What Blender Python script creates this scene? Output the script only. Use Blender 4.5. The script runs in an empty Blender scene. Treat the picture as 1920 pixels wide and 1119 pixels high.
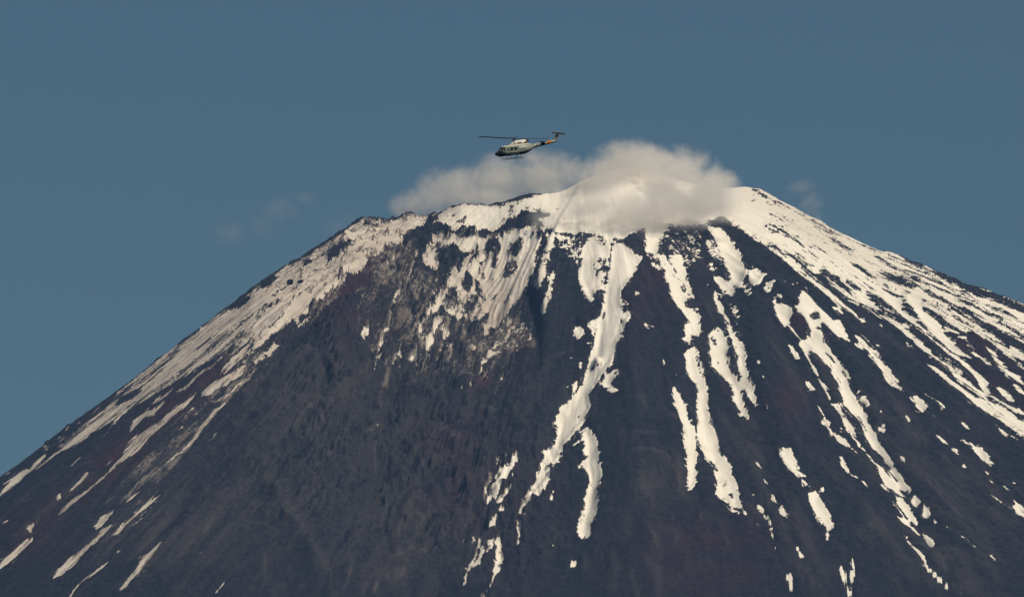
import bpy, bmesh, math, random
import numpy as np
from mathutils import Vector, Matrix

random.seed(7); RNG = np.random.default_rng(11)
SC = bpy.context.scene
COL = SC.collection
# ---------------------------------------------------------------- camera, sky, sun, exposure
F = 15000.0                    # focal length in pixels of a 1920 px wide frame
PITCH = math.radians(9.5)
cd = bpy.data.cameras.new('camera'); cam = bpy.data.objects.new('camera', cd); COL.objects.link(cam)
cd.sensor_width = 36; cd.lens = 36 * F / 1920; cd.clip_start = 1; cd.clip_end = 120000
cam.location = (0, 0, 0); cam.rotation_euler = (math.pi / 2 + PITCH, 0, 0)
SC.camera = cam

SUN_EL, SUN_AZ = math.radians(48), math.radians(136)       # azimuth from +Y (view direction) towards +X (right)
SUN_STRENGTH = 5.0
w = bpy.data.worlds.new('World'); SC.world = w; w.use_nodes = True
nt = w.node_tree; nt.nodes.clear()
out = nt.nodes.new('ShaderNodeOutputWorld'); bg = nt.nodes.new('ShaderNodeBackground')
sky = nt.nodes.new('ShaderNodeTexSky'); sky.sky_type = 'NISHITA'; sky.sun_disc = False
sky.sun_elevation = SUN_EL; sky.sun_rotation = SUN_AZ; sky.altitude = 1000; sky.air_density = 1.0
sky.dust_density = 3.5; sky.ozone_density = 1.5
tint = nt.nodes.new('ShaderNodeMix'); tint.data_type = 'RGBA'; tint.blend_type = 'MULTIPLY'; tint.inputs[0].default_value = 1
tint.inputs[7].default_value = (0.68, 0.87, 0.83, 1)
nt.links.new(sky.outputs[0], tint.inputs[6]); nt.links.new(tint.outputs[2], bg.inputs[0])
bg.inputs[1].default_value = 0.05; nt.links.new(bg.outputs[0], out.inputs[0])
sd = bpy.data.lights.new('sun', 'SUN'); sun = bpy.data.objects.new('sun', sd); COL.objects.link(sun)
sd.energy = SUN_STRENGTH; sd.angle = math.radians(0.5); sd.color = (1.0, 0.87, 0.66)
sdir = Vector((math.sin(SUN_AZ) * math.cos(SUN_EL), math.cos(SUN_AZ) * math.cos(SUN_EL), math.sin(SUN_EL)))
sun.rotation_euler = sdir.to_track_quat('Z', 'Y').to_euler(); sun.location = (3000, 9000, 9000)
SC.view_settings.view_transform = 'Standard'; SC.view_settings.look = 'None'
SC.view_settings.exposure = -0.15; SC.view_settings.gamma = 1.0; SC.view_settings.use_curve_mapping = False
SC.cycles.volume_bounces = 5; SC.cycles.max_bounces = 8; SC.cycles.volume_step_rate = 0.5
STEP = 1.9; HAZE_D = 1.0e-5; HAZE_COL = (.25, .48, 1, 1); CLOUD_COL = (.90, .885, .875, 1)
ROTOR_EUL = (math.radians(7), math.radians(-8.5), math.radians(10)); BLADE_TW = math.radians(14); TAIL_ROT = math.radians(-14); HELI_YAW = 18; HELI_PITCH = 5.5; HELI_TILT = 4.5; HAZE_TOP = 3050.0
SC.cycles.diffuse_bounces = 2; SC.cycles.glossy_bounces = 2

# ---------------------------------------------------------------- helpers
CP, SP = math.cos(PITCH), math.sin(PITCH)
def project(x, y, z):
    d = y * CP + z * SP; up = z * CP - y * SP
    return 960 + F * x / d, 559.5 - F * up / d
def unproject(u, v, y):
    """world point on the pixel ray (u,v of the photo) whose world y is given"""
    a = (559.5 - v) / F; dy = CP - a * SP; dz = SP + a * CP; t = y / dy
    return Vector(((u - 960) / F * t, y, dz * t))

_lat = {}
def vnoise(x, y, seed):
    if seed not in _lat: _lat[seed] = np.random.default_rng(seed).random((256, 256)).astype(np.float32)
    L = _lat[seed]
    xi = np.floor(x).astype(np.int64); yi = np.floor(y).astype(np.int64)
    fx = (x - xi); fy = (y - yi); fx = fx * fx * fx * (fx * (fx * 6 - 15) + 10); fy = fy * fy * fy * (fy * (fy * 6 - 15) + 10)
    a = L[xi & 255, yi & 255]; b = L[(xi + 1) & 255, yi & 255]; c = L[xi & 255, (yi + 1) & 255]; d = L[(xi + 1) & 255, (yi + 1) & 255]
    return ((a * (1 - fx) + b * fx) * (1 - fy) + (c * (1 - fx) + d * fx) * fy) * 2 - 1
def fbm(x, y, seed, oct=4, gain=.5, ridged=False):
    s = 0; a = 1; t = 0
    for k in range(oct):
        n = vnoise(x * 2 ** k + 13.7 * k, y * 2 ** k + 7.3 * k, seed + k)
        if ridged: n = 1 - 2 * np.abs(n)
        s = s + a * n; t += a; a *= gain
    return s / t

# ---------------------------------------------------------------- rasters over the slope (survey maps, in photo pixels)
M0, RW, RH = 60, 1920 + 120, 1119 + 120
yy, xx = np.mgrid[0:RH, 0:RW].astype(np.float32); xx -= M0; yy -= M0
def zt(x0, y0, s, sc=4.0):
    return [(x0 + float(a) / sc, y0 + float(b) / sc) for a, b in (p.split(',') for p in s.split())]
def inpoly(pts, dil=0):
    p = np.array(pts); x0 = max(-M0, int(p[:, 0].min()) - 2); x1 = min(1920 + M0 - 1, int(p[:, 0].max()) + 2)
    y0 = max(-M0, int(p[:, 1].min()) - 2); y1 = min(1119 + M0 - 1, int(p[:, 1].max()) + 2)
    if x1 < x0 or y1 < y0: return None
    X = xx[y0 + M0:y1 + M0 + 1, x0 + M0:x1 + M0 + 1]; Y = yy[y0 + M0:y1 + M0 + 1, x0 + M0:x1 + M0 + 1]
    ins = np.zeros(X.shape, bool); n = len(p)
    for i in range(n):
        ax, ay = p[i]; bx, by = p[(i + 1) % n]
        if ay == by: continue
        c = ((ay > Y) != (by > Y)) & (X < (bx - ax) * (Y - ay) / (by - ay) + ax); ins ^= c
    return (slice(y0 + M0, y1 + M0 + 1), slice(x0 + M0, x1 + M0 + 1)), ins
def distline(pts, pad):
    """distance to a polyline in its padded box, with its side (sign of the cross product) and run"""
    p = np.array(pts, float); x0 = max(-M0, int(p[:, 0].min() - pad)); x1 = min(1920 + M0 - 1, int(p[:, 0].max() + pad))
    y0 = max(-M0, int(p[:, 1].min() - pad)); y1 = min(1119 + M0 - 1, int(p[:, 1].max() + pad))
    X = xx[y0 + M0:y1 + M0 + 1, x0 + M0:x1 + M0 + 1]; Y = yy[y0 + M0:y1 + M0 + 1, x0 + M0:x1 + M0 + 1]
    D = np.full(X.shape, 1e9, np.float32); S = np.zeros(X.shape, np.float32); R = np.zeros(X.shape, np.float32); n = len(p) - 1
    for i in range(n):
        ax, ay = p[i]; dx, dy = p[i + 1] - p[i]; L2 = dx * dx + dy * dy + 1e-9
        t = np.clip(((X - ax) * dx + (Y - ay) * dy) / L2, 0, 1); ex = X - ax - t * dx; ey = Y - ay - t * dy
        d = np.hypot(ex, ey); m = d < D; D = np.where(m, d, D); S = np.where(m, np.sign(dx * (Y - ay) - dy * (X - ax)), S); R = np.where(m, (i + t) / n, R)
    return (slice(y0 + M0, y1 + M0 + 1), slice(x0 + M0, x1 + M0 + 1)), D, S, R
def blur(a, r):
    r = int(r)
    for ax in (0, 1):
        for _ in range(2):
            p = np.pad(a, [(r + 1, r) if k == ax else (0, 0) for k in (0, 1)], mode='edge'); c = np.cumsum(p, ax, dtype=np.float64)
            n = a.shape[ax]; k = 2 * r + 1
            a = ((c[k:k + n] - c[:n]) if ax == 0 else (c[:, k:k + n] - c[:, :n])).astype(np.float32) / k
    return a
def sample(R, u, v):
    x = np.clip(u + M0, 0, RW - 1.01); y = np.clip(v + M0, 0, RH - 1.01); xi = x.astype(np.int64); yi = y.astype(np.int64); fx = x - xi; fy = y - yi
    return (R[yi, xi] * (1 - fx) + R[yi, xi + 1] * fx) * (1 - fy) + (R[yi + 1, xi] * (1 - fx) + R[yi + 1, xi + 1] * fx) * fy

SNOW = np.zeros((RH, RW), np.float32); IDS = np.zeros((RH, RW), np.int16); DUST = np.zeros((RH, RW), np.float32)
def setv(R, reg, m, val): sub = R[reg]; sub[m] = val
class Tile:
    def __init__(s, x0, y0): s.o = (x0, y0)
    def a(s, txt, val=1.0, pid=0):
        r = inpoly(zt(*s.o, txt))
        if r:
            setv(SNOW, r[0], r[1], val)
            if pid:
                i = inpoly([p for p in zt(*s.o, txt)]); setv(IDS, i[0], i[1], pid)
    def h(s, txt, val=0.0): s.a(txt, val)
    def st(s, txt, wd, val=1.0, pid=0):
        pts = zt(*s.o, txt); reg, D, S, R = distline(pts, wd)
        half = wd / 4 / 2 * (1 - .55 * np.abs(2 * R - 1) ** 2)
        m = D < half; setv(SNOW, reg, m, val)
        if pid: setv(IDS, reg, m, pid)
    def d(s, txt, val=.6):
        r = inpoly(zt(*s.o, txt)); sub = DUST[r[0]]; sub[r[1]] = np.maximum(sub[r[1]], val)
# ---------------------------------------------------------------- where the snow lies, surveyed sheet by sheet
def ppts(s): return [tuple(map(float, p.split(','))) for p in s.split()]
SIL = ppts("-60,938 0,896 40,868 77,840 120,806 150,785 180,762 212,740 250,712 277,692 297,675 325,655 345,637 375,617 400,597 430,575 462,552 487,532 510,517 530,504 555,492 592,470 617,455 640,440 658,426 669,416 682,413 695,415 707,420 722,424 740,418 757,412 770,409 800,407 810,404 840,390 865,381 885,384 915,385 935,382 955,376 980,367 995,364 1030,365 1050,362 1062,357 1100,337 1150,322 1175,315 1200,315 1215,325 1275,340 1337,355 1375,354 1397,352 1425,356 1440,364 1465,379 1490,391 1515,406 1540,416 1552,426 1577,439 1595,447 1615,457 1635,466 1652,472 1672,475 1685,480 1705,490 1727,497 1745,505 1765,515 1790,525 1810,535 1830,541 1852,546 1877,557 1902,566 1920,573 1980,596")
t = Tile(1440, 320)                       # right shoulder: a broad snowfield with rock bands
t.a("-180,100 -120,120 0,165 100,225 200,275 300,335 400,375 450,415 550,465 620,500 700,540 780,575 850,600 930,612 980,630 1060,670 1150,700 1220,730 1300,770 1400,810 1480,850 1560,875 1650,895 1750,940 1850,975 2100,1060 2100,1119 640,1119 600,1060 520,990 430,920 350,850 270,800 190,740 100,670 0,590 -120,500 -250,440 -330,400 -330,250", .85)
t.h("0,540 60,570 150,610 220,640 290,690 360,725 330,735 280,710 330,770 400,850 470,900 540,950 600,1000 700,1090 720,1119 650,1119 520,990 430,900 330,830 240,760 200,700 120,650 60,610 0,570", .18)
t.h("375,750 430,745 480,780 540,800 540,850 600,890 620,915 560,890 500,850 430,800 390,780", .1)
t.h("360,770 420,810 480,870 600,950 690,1000 760,1050 850,1119 700,1119 620,1040 560,1000 450,890 370,810")
t.st("540,950 600,980 680,1010", 10, .8)
t.h("580,820 640,850 700,885 690,905 640,880 590,840"); t.h("730,900 800,930 880,960 920,1000 910,1030 870,1010 830,980 780,960 740,930", .1)
t.h("810,1010 870,1030 940,1070 1000,1100 1040,1119 930,1119 880,1080 820,1030")
t.h("840,880 900,900 960,930 1010,980 1070,1010 1120,1050 1150,1070 1140,1095 1100,1080 1060,1070 1010,1030 1000,980 940,940 880,910")
t.h("600,680 660,700 700,715 740,760 790,790 830,815 790,815 740,785 700,750 640,710")
t.h("835,765 880,770 940,790 1000,800 1060,840 1100,860 1150,885 1130,895 1070,890 1010,870 950,850 900,820 850,785")
t.h("1065,800 1090,800 1150,830 1200,850 1290,880 1350,905 1420,940 1500,960 1560,1000 1620,1040 1700,1090 1760,1119 1640,1119 1560,1060 1500,1030 1450,990 1390,950 1300,910 1240,900 1170,860 1090,830", .05)
t.st("1110,830 1180,860 1260,890 1330,920", 9, .8)
t.h("1150,900 1230,930 1300,960 1370,990 1420,1010 1480,1050 1560,1090 1600,1119 1480,1119 1400,1050 1330,1000 1250,970 1180,930", .1)
t.h("1150,970 1230,1000 1290,1040 1340,1080 1300,1090 1230,1060 1170,1010", .4)
t.h("930,600 1000,640 1150,700 1220,735 1300,775 1400,815 1560,880 1750,945 1917,1010 2100,1080 2100,1160 1917,1085 1800,1030 1700,990 1600,960 1480,900 1350,840 1230,770 1160,735 1050,690", .12)
t.st("1170,715 1220,740", 18, .9)
t.st("345,420 400,440 480,470 560,500", 26, .25); t.h("440,495 500,510 560,550 620,580 680,610 600,600 540,570 480,530", .1)
t.h("780,630 850,660 920,700 970,730 1060,780 1100,800 1000,760 900,720 830,680", .15)
t.st("970,740 1150,800 1400,905 1650,1000 1900,1110", 12, .3); t.st("1000,700 1300,830 1500,920 1800,1060", 10, .38)
t.st("0,405 60,430 150,480 230,540 270,580", 24, .15); t.st("270,550 350,590 450,620", 10, .3); t.st("260,600 340,640 390,660", 16, .35)
t.st("0,200 150,280 300,360 420,430 600,515", 22, .36); t.st("600,520 800,600 930,650 1050,700", 14, .35)
t.st("10,330 60,350 120,390", 10, .4); t.st("500,590 580,630", 8, .35); t.st("720,680 830,715", 8, .35); t.st("1030,920 1070,925", 16, .3); t.st("870,850 910,895", 14, .2)
t.st("-5,500 60,560 130,630 200,700 270,780 360,850 450,920 540,990 640,1070 680,1119", 26, .9)
t = Tile(1000, 240)
t.st("1600,450 1660,470 1740,520 1850,570 1917,600", 22, .1); t.st("1540,600 1620,660 1700,710 1780,760 1850,800 1917,830", 18, .15); t.st("1620,540 1660,560", 14, .2)
t = Tile(1120, 380)
t.a("-480,100 -200,40 0,-60 300,-130 600,-90 900,-50 1080,-20 1300,120 1200,250 1000,130 930,100 880,130 800,170 700,170 640,180 560,170 540,170 380,170 350,190 250,240 180,280 60,260 0,250 -60,240 -200,270 -480,150")
t.h("900,130 960,125 1000,150 1050,180 1100,215 1200,300 1300,370 1440,470 1560,570 1700,670 1900,830 1917,860 1917,1119 500,1119 300,1119 250,850 190,820 160,760 170,660 250,570 320,480 340,400 370,380 365,330 460,300 500,240 560,190 700,180 800,190 860,180")
t.a("100,290 200,310 240,350 290,390 335,400 310,480 250,570 180,660 165,720 165,800 190,830 180,900 195,960 180,1010 130,1060 100,1119 0,1119 0,880 20,860 50,760 50,700 70,600 80,480 100,400", pid=1)
t.st("165,720 190,790 215,880 190,960", 12, .5)
t.a("375,165 540,160 530,200 500,240 500,270 460,300 460,370 420,385 365,375 360,300 355,200"); t.a("350,380 460,378 470,420 400,435", .45)
t.a("460,400 500,400 560,480 610,590 650,700 655,770 610,795 575,730 545,650 500,550 520,530 480,470", pid=2)
t.a("540,400 635,395 655,480 675,580 700,640 730,735 650,705 640,640 590,580 600,520 560,470 530,420", pid=2)
t.st("545,520 580,560 640,600", 12, .2); t.st("640,610 660,660 640,700", 18, .15)
t.h("655,715 720,720 760,780 700,800 655,770"); t.a("395,455 450,465 475,500 460,512 410,475")
t.a("560,200 720,190 800,240 780,330 760,420 700,480 640,380 500,370 480,300", .2); t.a("650,240 720,230 700,310 670,330", .42); t.a("640,420 700,430 710,480 670,480", .35)
t.a("720,330 760,340 800,430 780,440 740,380", .3)
t.a("800,160 850,180 920,190 980,250 1000,290 1030,310 1020,340 1080,390 1075,430 1110,500 1135,515 1110,545 1090,580 1085,640 1040,620 1020,660 1025,710 1000,710 950,670 920,640 880,575 870,560 920,560 940,575 1000,590 1000,540 960,480 950,420 920,370 890,300 860,240 820,200", pid=3)
t.st("1005,540 1008,590", 10, .1); t.a("810,290 870,280 950,430 960,480 900,440 830,370", .45); t.a("830,470 860,455 900,500 870,515 835,500"); t.a("800,600 840,610 830,630", .6)
t.a("1140,510 1200,495 1230,530 1275,540 1240,570 1240,590 1200,615 1170,620 1130,560"); t.a("1255,610 1330,580 1340,600 1310,630 1305,660 1275,680 1250,650", .85)
t.a("1090,630 1150,620 1160,660 1150,720 1110,690", .55); t.a("1390,580 1420,600 1400,605"); t.a("1450,605 1480,615 1470,622"); t.a("1480,590 1510,610 1500,613"); t.a("1550,625 1585,650 1570,655")
t.a("870,670 890,665 900,720 940,780 945,830 990,870 1000,910 1000,950 1020,1000 1060,1030 1100,1080 1110,1119 1060,1119 1020,1080 1000,1010 980,960 960,890 940,850 910,800 880,720", pid=5)
t.st("900,680 930,700 920,730", 26, .5); t.st("1210,690 1240,760", 20, .35); t.st("1030,720 1050,800 1120,860", 12, .25)
t.a("1310,720 1340,700 1380,690 1390,720 1350,740 1380,770 1440,790 1460,800 1455,850 1440,900 1450,930 1420,945 1380,910 1370,850 1340,830 1330,770", pid=6)
t.a("1500,720 1545,660 1580,690 1620,760 1680,800 1720,850 1760,880 1800,880 1840,920 1880,990 1900,1060 1850,1020 1780,980 1730,920 1700,880 1650,880 1590,850 1590,900 1620,960 1640,990 1690,1030 1720,1060 1745,1119 1510,1119 1530,1080 1510,1030 1590,1040 1600,980 1595,920 1560,870 1530,840 1510,790 1460,790 1500,770", pid=6)
t.h("1465,810 1510,820 1560,870 1595,920 1600,990 1580,1035 1520,1020 1470,960 1450,900 1460,850"); t.h("1585,850 1610,825 1650,822 1672,850 1650,880 1610,880"); t.h("1640,940 1665,935 1670,955 1645,962")
t.a("170,700 240,760 250,830 200,850 180,780", .35); t.a("280,670 330,680 320,700 290,695", .6); t.st("360,910 430,935", 16, .6)
t = Tile(1440, 560)
t.h("0,0 480,0 620,110 700,170 1000,300 1200,420 1400,600 1500,690 1700,850 1917,1010 1917,1119 0,1119")
t.h("740,0 900,0 1080,20 1200,90 1400,150 1640,200 1917,330 1917,1000 1700,830 1480,650 1100,330 800,80", .06)
t.st("480,0 540,40 600,90 640,115", 26, .9); t.st("490,70 525,85 560,115", 20, .9); t.a("680,145 720,150 735,185 700,180"); t.a("830,195 850,195 865,220 845,215"); t.st("900,255 960,290", 12)
t.a("1000,325 1040,330 1060,350 1120,380 1090,375 1040,360", .7); t.a("800,345 840,345 860,370 820,360", .8)
t.a("230,0 330,0 360,40 400,80 440,110 480,150 540,170 570,220 600,280 620,330 560,300 520,290 480,250 440,210 410,180 400,190 400,250 420,300 440,340 480,400 510,430 540,470 560,510 600,560 640,605 590,600 600,640 620,690 650,740 680,790 710,810 740,860 750,910 780,960 800,1010 830,1050 850,1119 770,1119 740,1060 720,1000 710,950 690,920 640,870 580,830 550,800 540,790 570,770 550,730 530,680 530,630 500,600 480,570 470,520 430,490 410,460 380,430 330,400 300,395 290,420 330,490 370,550 380,600 420,640 450,700 470,760 460,770 440,720 400,650 360,580 330,540 290,450 260,390 230,350 240,320 310,310 325,250 310,200 280,150 240,100 200,60 240,40", pid=6)
t.h("308,125 340,105 385,108 390,150 340,165"); t.h("355,220 385,218 390,240 360,240"); t.st("430,410 470,450 500,490", 14, .2); t.st("555,550 590,590", 16, .1); t.h("400,200 430,190 440,240 410,250", .3); t.h("395,310 420,320 415,340", .2)
t.a("30,20 60,0 100,20 130,50 180,80 180,120 170,180 150,210 120,215 90,170 60,110 50,60", pid=6); t.st("150,200 200,260 245,310", 18, .9, 6); t.st("60,10 110,40", 30, .3)
t.a("150,340 190,370 240,440 240,465 200,440 175,400"); t.a("285,610 320,630 330,655 360,690 320,690 290,650"); t.st("290,690 310,720", 20, .5)
t.a("470,790 530,790 560,860 600,910 640,960 660,1020 700,1119 680,1119 640,1050 600,1000 570,950 550,900 520,840 480,800", pid=6)
t.a("530,980 560,960 550,1010", .5)
t.a("350,780 390,820 420,870 440,910 470,930 460,960 490,1010 540,1030 580,1060 620,1119 560,1100 500,1070 470,1040 460,990 430,950 400,920 420,890 390,840", .9)
t.a("640,270 700,300 760,370 820,410 860,450 900,500 920,540 980,630 1020,680 1060,710 1000,690 940,660 900,640 870,590 840,530 800,480 750,420 760,400 700,350 650,300", .68)
t.a("640,340 690,330 720,390 680,370", .9); t.st("690,255 740,310 800,380 860,460 910,530", 15, .9); t.st("860,560 920,620 1000,690", 34, .95)
t.a("1060,740 1110,725 1160,760 1190,830 1160,860 1100,810 1110,790 1070,770", pid=10); t.a("690,750 700,730 735,735 760,790 740,830 725,780 700,780"); t.st("650,710 715,690", 10)
t.a("830,960 870,945 890,980 870,1015 830,1000", pid=11); t.st("1170,710 1250,770 1300,800 1330,840", 20, .85); t.a("1270,780 1320,800 1340,840 1300,840", .7); t.st("1035,880 1060,920", 16); t.st("840,840 850,860", 14)
t.a("1250,1020 1310,1040 1360,1100 1310,1080", .8); t.a("1440,930 1480,930 1520,990 1490,980", .9); t.st("1230,870 1270,900", 14, .6); t.a("1200,935 1220,940 1220,960", .7); t.a("1430,1065 1470,1060 1590,1100 1560,1119 1440,1100", .42); t.st("1340,960 1390,1000", 12, .4)
t.a("1720,980 1760,990 1800,1030 1880,1080 1800,1050 1740,1010", .9); t.st("1670,910 1740,970", 12, .6); t.st("1790,1000 1880,1060", 10, .6)
t.a("640,0 740,0 800,40 830,80 890,120 950,170 1010,220 1080,270 1120,310 1180,360 1230,410 1300,450 1370,500 1450,550 1480,580 1440,580 1380,545 1300,490 1230,440 1170,400 1110,340 1040,280 980,230 910,180 850,130 780,80 700,40")
t.a("1010,185 1040,200 1070,240 1020,225", .8)
t.a("1180,490 1240,510 1300,550 1360,590 1420,640 1500,700 1560,740 1620,760 1700,830 1800,900 1917,990 2100,1110 2100,1160 1917,1040 1800,960 1700,890 1620,840 1540,780 1450,700 1380,650 1300,590 1240,540", .95)
t.a("1380,560 1430,570 1490,610 1560,670 1640,720 1720,780 1780,820 1850,880 1917,930 2100,1050 2100,1120 1917,990 1800,900 1700,830 1620,760 1540,700 1470,640 1400,590")
t.st("1560,700 1700,830 1860,950", 8, .3); t.st("1480,770 1560,800 1650,870", 12, .8)
t.a("870,0 1010,0 1010,50 1000,90 1060,120 1120,190 1160,230 1220,290 1290,350 1350,390 1420,440 1480,490 1550,540 1620,600 1660,640 1640,660 1680,720 1750,790 1700,790 1650,730 1600,690 1570,620 1530,570 1470,510 1400,450 1300,370 1220,310 1150,240 1080,190 1000,130 950,80 900,40")
t.a("820,40 880,70 950,100 990,130 960,130 890,100", .6)
t.a("1030,0 1130,0 1150,40 1170,100 1250,150 1300,200 1310,240 1340,280 1400,310 1420,380 1480,420 1530,460 1450,440 1390,400 1300,330 1220,260 1180,200 1130,150 1110,100 1060,50")
t.a("1150,0 1260,20 1340,50 1420,80 1470,130 1540,170 1600,210 1660,270 1720,310 1760,350 1840,370 1917,420 2100,500 2100,560 1917,470 1840,450 1760,410 1680,340 1640,300 1560,280 1450,240 1380,190 1300,130 1220,80", .78)
t.h("1310,80 1380,70 1400,110 1350,105", .35); t.st("1440,100 1490,140", 18, .3)
t.a("1330,0 1480,60 1540,80 1640,120 1700,180 1800,230 1917,300 2100,390 2100,430 1917,340 1840,290 1750,240 1660,190 1560,130 1450,80 1380,40", .95)
t.a("1500,0 1660,0 1800,80 1917,150 2100,250 2100,380 1917,260 1850,230 1780,190 1700,170 1640,110 1570,70", .85)
t.st("1640,60 1780,120 1870,160", 14, .3); t.st("1560,20 1700,90 1850,150", 10, .4); t.st("1690,130 1790,190", 16, .25)
t.a("1310,210 1360,220 1440,260 1400,270 1330,240", .9); t.st("1420,290 1500,292", 12); t.a("1470,340 1530,350 1560,400 1620,430 1680,500 1700,510 1640,490 1590,460 1520,400", .6)
t.a("1620,350 1700,420 1750,480 1800,540 1860,580 1917,630 2000,680 1990,700 1880,630 1800,570 1740,520 1700,460", .95)
t.st("1840,650 1890,690 1940,730", 24, .9); t.a("1700,670 1760,690 1830,750 1850,780 1800,760 1740,710", .85); t.a("1740,770 1800,760 1917,860 2000,920 2000,960 1917,910 1830,850", .52)
t.st("1870,500 1930,540", 22, .6); t.st("1640,740 1720,780", 40, .45); t.st("1780,570 1820,620", 20, .4)
t = Tile(1440, 840)
t.a("90,0 170,0 190,50 210,110 215,140 250,190 290,215 240,225 200,200 150,160 120,110 100,60", pid=7); t.a("250,240 290,240 300,270 280,300 250,280", .8, 7); t.st("300,270 330,320", 14, .8)
t.a("305,340 350,325 380,350 390,300 420,290 415,330 385,360 400,400 440,460 480,510 505,550 490,600 460,605 460,660 430,725 440,650 430,590 380,540 340,470 310,400", pid=8); t.a("450,510 500,540 500,560 470,550", .5)
t.a("530,60 560,60 580,110 610,170 600,185 550,140", pid=12); t.st("525,20 540,70", 14, .5); t.a("615,195 670,220 680,238 630,215"); t.a("695,245 725,255 765,300 720,275")
t.st("620,0 680,50", 14, .8); t.st("700,0 730,30", 14); t.st("770,230 830,290", 18, .7); t.st("840,270 900,310", 22, .6)
t.a("700,0 750,50 800,110 860,150 880,190 920,230 970,280 1000,340 1020,380 1060,430 1090,510 1130,560 1115,580 1060,530 1010,480 960,420 970,400 940,330 880,290 840,200 830,150 760,80", pid=6)
t.a("780,0 860,0 900,60 940,130 980,190 1020,250 1080,320 1060,345 1010,320 970,270 970,240 910,180 920,150 880,120 850,60 810,30", pid=6)
t.st("935,405 1000,450 1060,520", 14, .8)
t.a("1100,350 1150,410 1130,430 1090,430 1080,390", pid=13); t.a("1160,410 1190,460 1220,495 1185,530 1155,510 1170,480", pid=35); t.a("1240,520 1280,560 1250,575")
t.a("965,510 1000,530 1060,535 1080,590 1130,620 1190,660 1240,700 1235,750 1190,710 1130,650 1080,610 1020,560", pid=14)
t.a("1015,650 1060,670 1080,710 1130,750 1180,840 1210,900 1260,950 1320,1010 1365,1055 1320,1040 1250,970 1200,920 1150,830 1100,760 1050,720", pid=15); t.st("1365,1055 1400,1090 1430,1119", 8, .8); t.st("1440,1090 1470,1110", 18, .8)
t.a("1430,645 1480,670 1530,720 1580,765 1550,755 1490,700", pid=16); t.st("1320,585 1350,600", 20, .8); t.st("1370,605 1395,615", 12, .6); t.st("1660,800 1710,850", 16, .9)
t.a("1520,0 1600,0 1640,60 1700,130 1680,145 1640,130 1590,80", pid=17); t.a("1450,130 1475,125 1490,160"); t.st("1630,175 1660,210", 12, .8); t.st("1810,265 1865,268", 12, .8); t.st("1380,0 1430,45", 20, .8)
t.a("985,60 1020,80 1030,110 1000,95", .7); t.st("1660,250 1720,265", 18, .5); t.st("1750,285 1840,330", 16, .4); t.st("1650,335 1740,400 1810,435", 14, .7); t.st("1760,400 1917,500", 30, .5)
t.a("1835,380 1870,400 1917,450 2000,480 2000,560 1917,520 1850,490 1860,430", .75)
t.a("205,745 225,740 280,820 300,855 240,820", pid=18); t.a("135,960 175,970 195,1080 160,1040", pid=19); t.st("230,1077 255,1075", 14)
t.a("530,890 560,910 590,960 600,1050 620,1020 610,960 650,940 640,1000 655,1050 610,1125 580,1040 550,980", pid=9); t.st("635,840 640,880 645,910", 14)
t.st("345,1040 370,1075 400,1090", 14, .7); t.a("15,340 45,360 70,420 30,390"); t.a("90,420 120,430 160,500 140,525 90,500", .5); t.st("5,510 25,620 35,700", 24, .62); t.st("50,740 60,765", 14, .8); t.st("800,1080 830,1119", 24, .6); t.st("0,260 40,310", 10, .5)
t = Tile(960, 560)
t.a("700,0 800,0 805,60 830,110 870,100 890,120 880,180 860,200 820,150 830,250 800,320 770,370 775,410 750,480 700,540 660,600 620,660 570,730 590,800 560,870 540,940 480,990 430,1060 380,1119 310,1119 330,1040 350,980 310,950 360,820 430,780 480,710 530,640 545,580 570,500 580,430 610,380 630,260 640,160 680,110", pid=1)
t.h("590,530 630,460 660,490 655,520 610,550"); t.st("680,160 700,110", 12, .1); t.st("550,700 590,670", 10, .1); t.st("390,910 410,880", 12, .1); t.st("495,900 505,870", 12, .15); t.st("810,160 830,190", 30, .3)
t.a("560,190 620,150 640,200 610,300 590,280 600,220 560,220", .85, 1); t.a("460,240 500,210 540,240 530,270 500,310 480,280", pid=20); t.st("560,345 600,335", 16, .8); t.st("565,0 625,20", 40, .7)
t.a("670,650 700,580 750,560 800,530 810,550 770,600 740,650 800,690 730,705 690,680", pid=21); t.a("450,640 490,620 490,670 455,720", .8); t.a("400,660 430,680 420,665"); t.st("520,450 510,530", 24, .7); t.st("600,50 615,150", 7, .6); t.st("480,160 500,85", 8, .4); t.st("430,450 460,440", 10, .6)
t.a("500,1010 540,970 580,970 620,1030 645,1080 645,1119 560,1119 540,1060 520,1050", pid=4); t.st("450,1110 520,1060", 14, .7); t.st("990,200 1060,215", 16, .6); t.a("1225,570 1240,570 1235,580"); t.a("1120,430 1150,490 1140,510")
t.a("1210,0 1290,0 1300,60 1340,80 1400,75 1410,150 1415,230 1400,310 1370,280 1340,250 1335,350 1300,320 1270,300 1300,290 1300,200 1340,180 1290,110 1260,70 1230,50", pid=2)
t.a("1290,420 1360,360 1400,400 1420,470 1440,540 1450,620 1475,680 1470,800 1480,900 1510,980 1550,1070 1545,1119 1380,1119 1390,1000 1390,850 1385,720 1400,690 1350,610 1310,540 1300,460", pid=22)
t.st("1380,400 1410,560", 30, .62); t.h("1370,1060 1405,1060 1400,1119 1385,1119", .2)
t.a("1210,680 1230,660 1260,740 1310,790 1310,850 1320,910 1360,910 1330,940 1375,970 1380,1060 1380,1119 1295,1119 1280,980 1250,840 1215,760", pid=23)
t.a("1470,290 1520,210 1580,240 1600,290 1625,330 1620,400 1610,480 1640,560 1700,590 1770,600 1820,670 1830,740 1830,820 1790,760 1760,700 1720,680 1740,770 1780,910 1720,880 1680,800 1660,760 1670,710 1640,650 1580,580 1500,520 1490,420 1480,340", pid=24)
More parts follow.
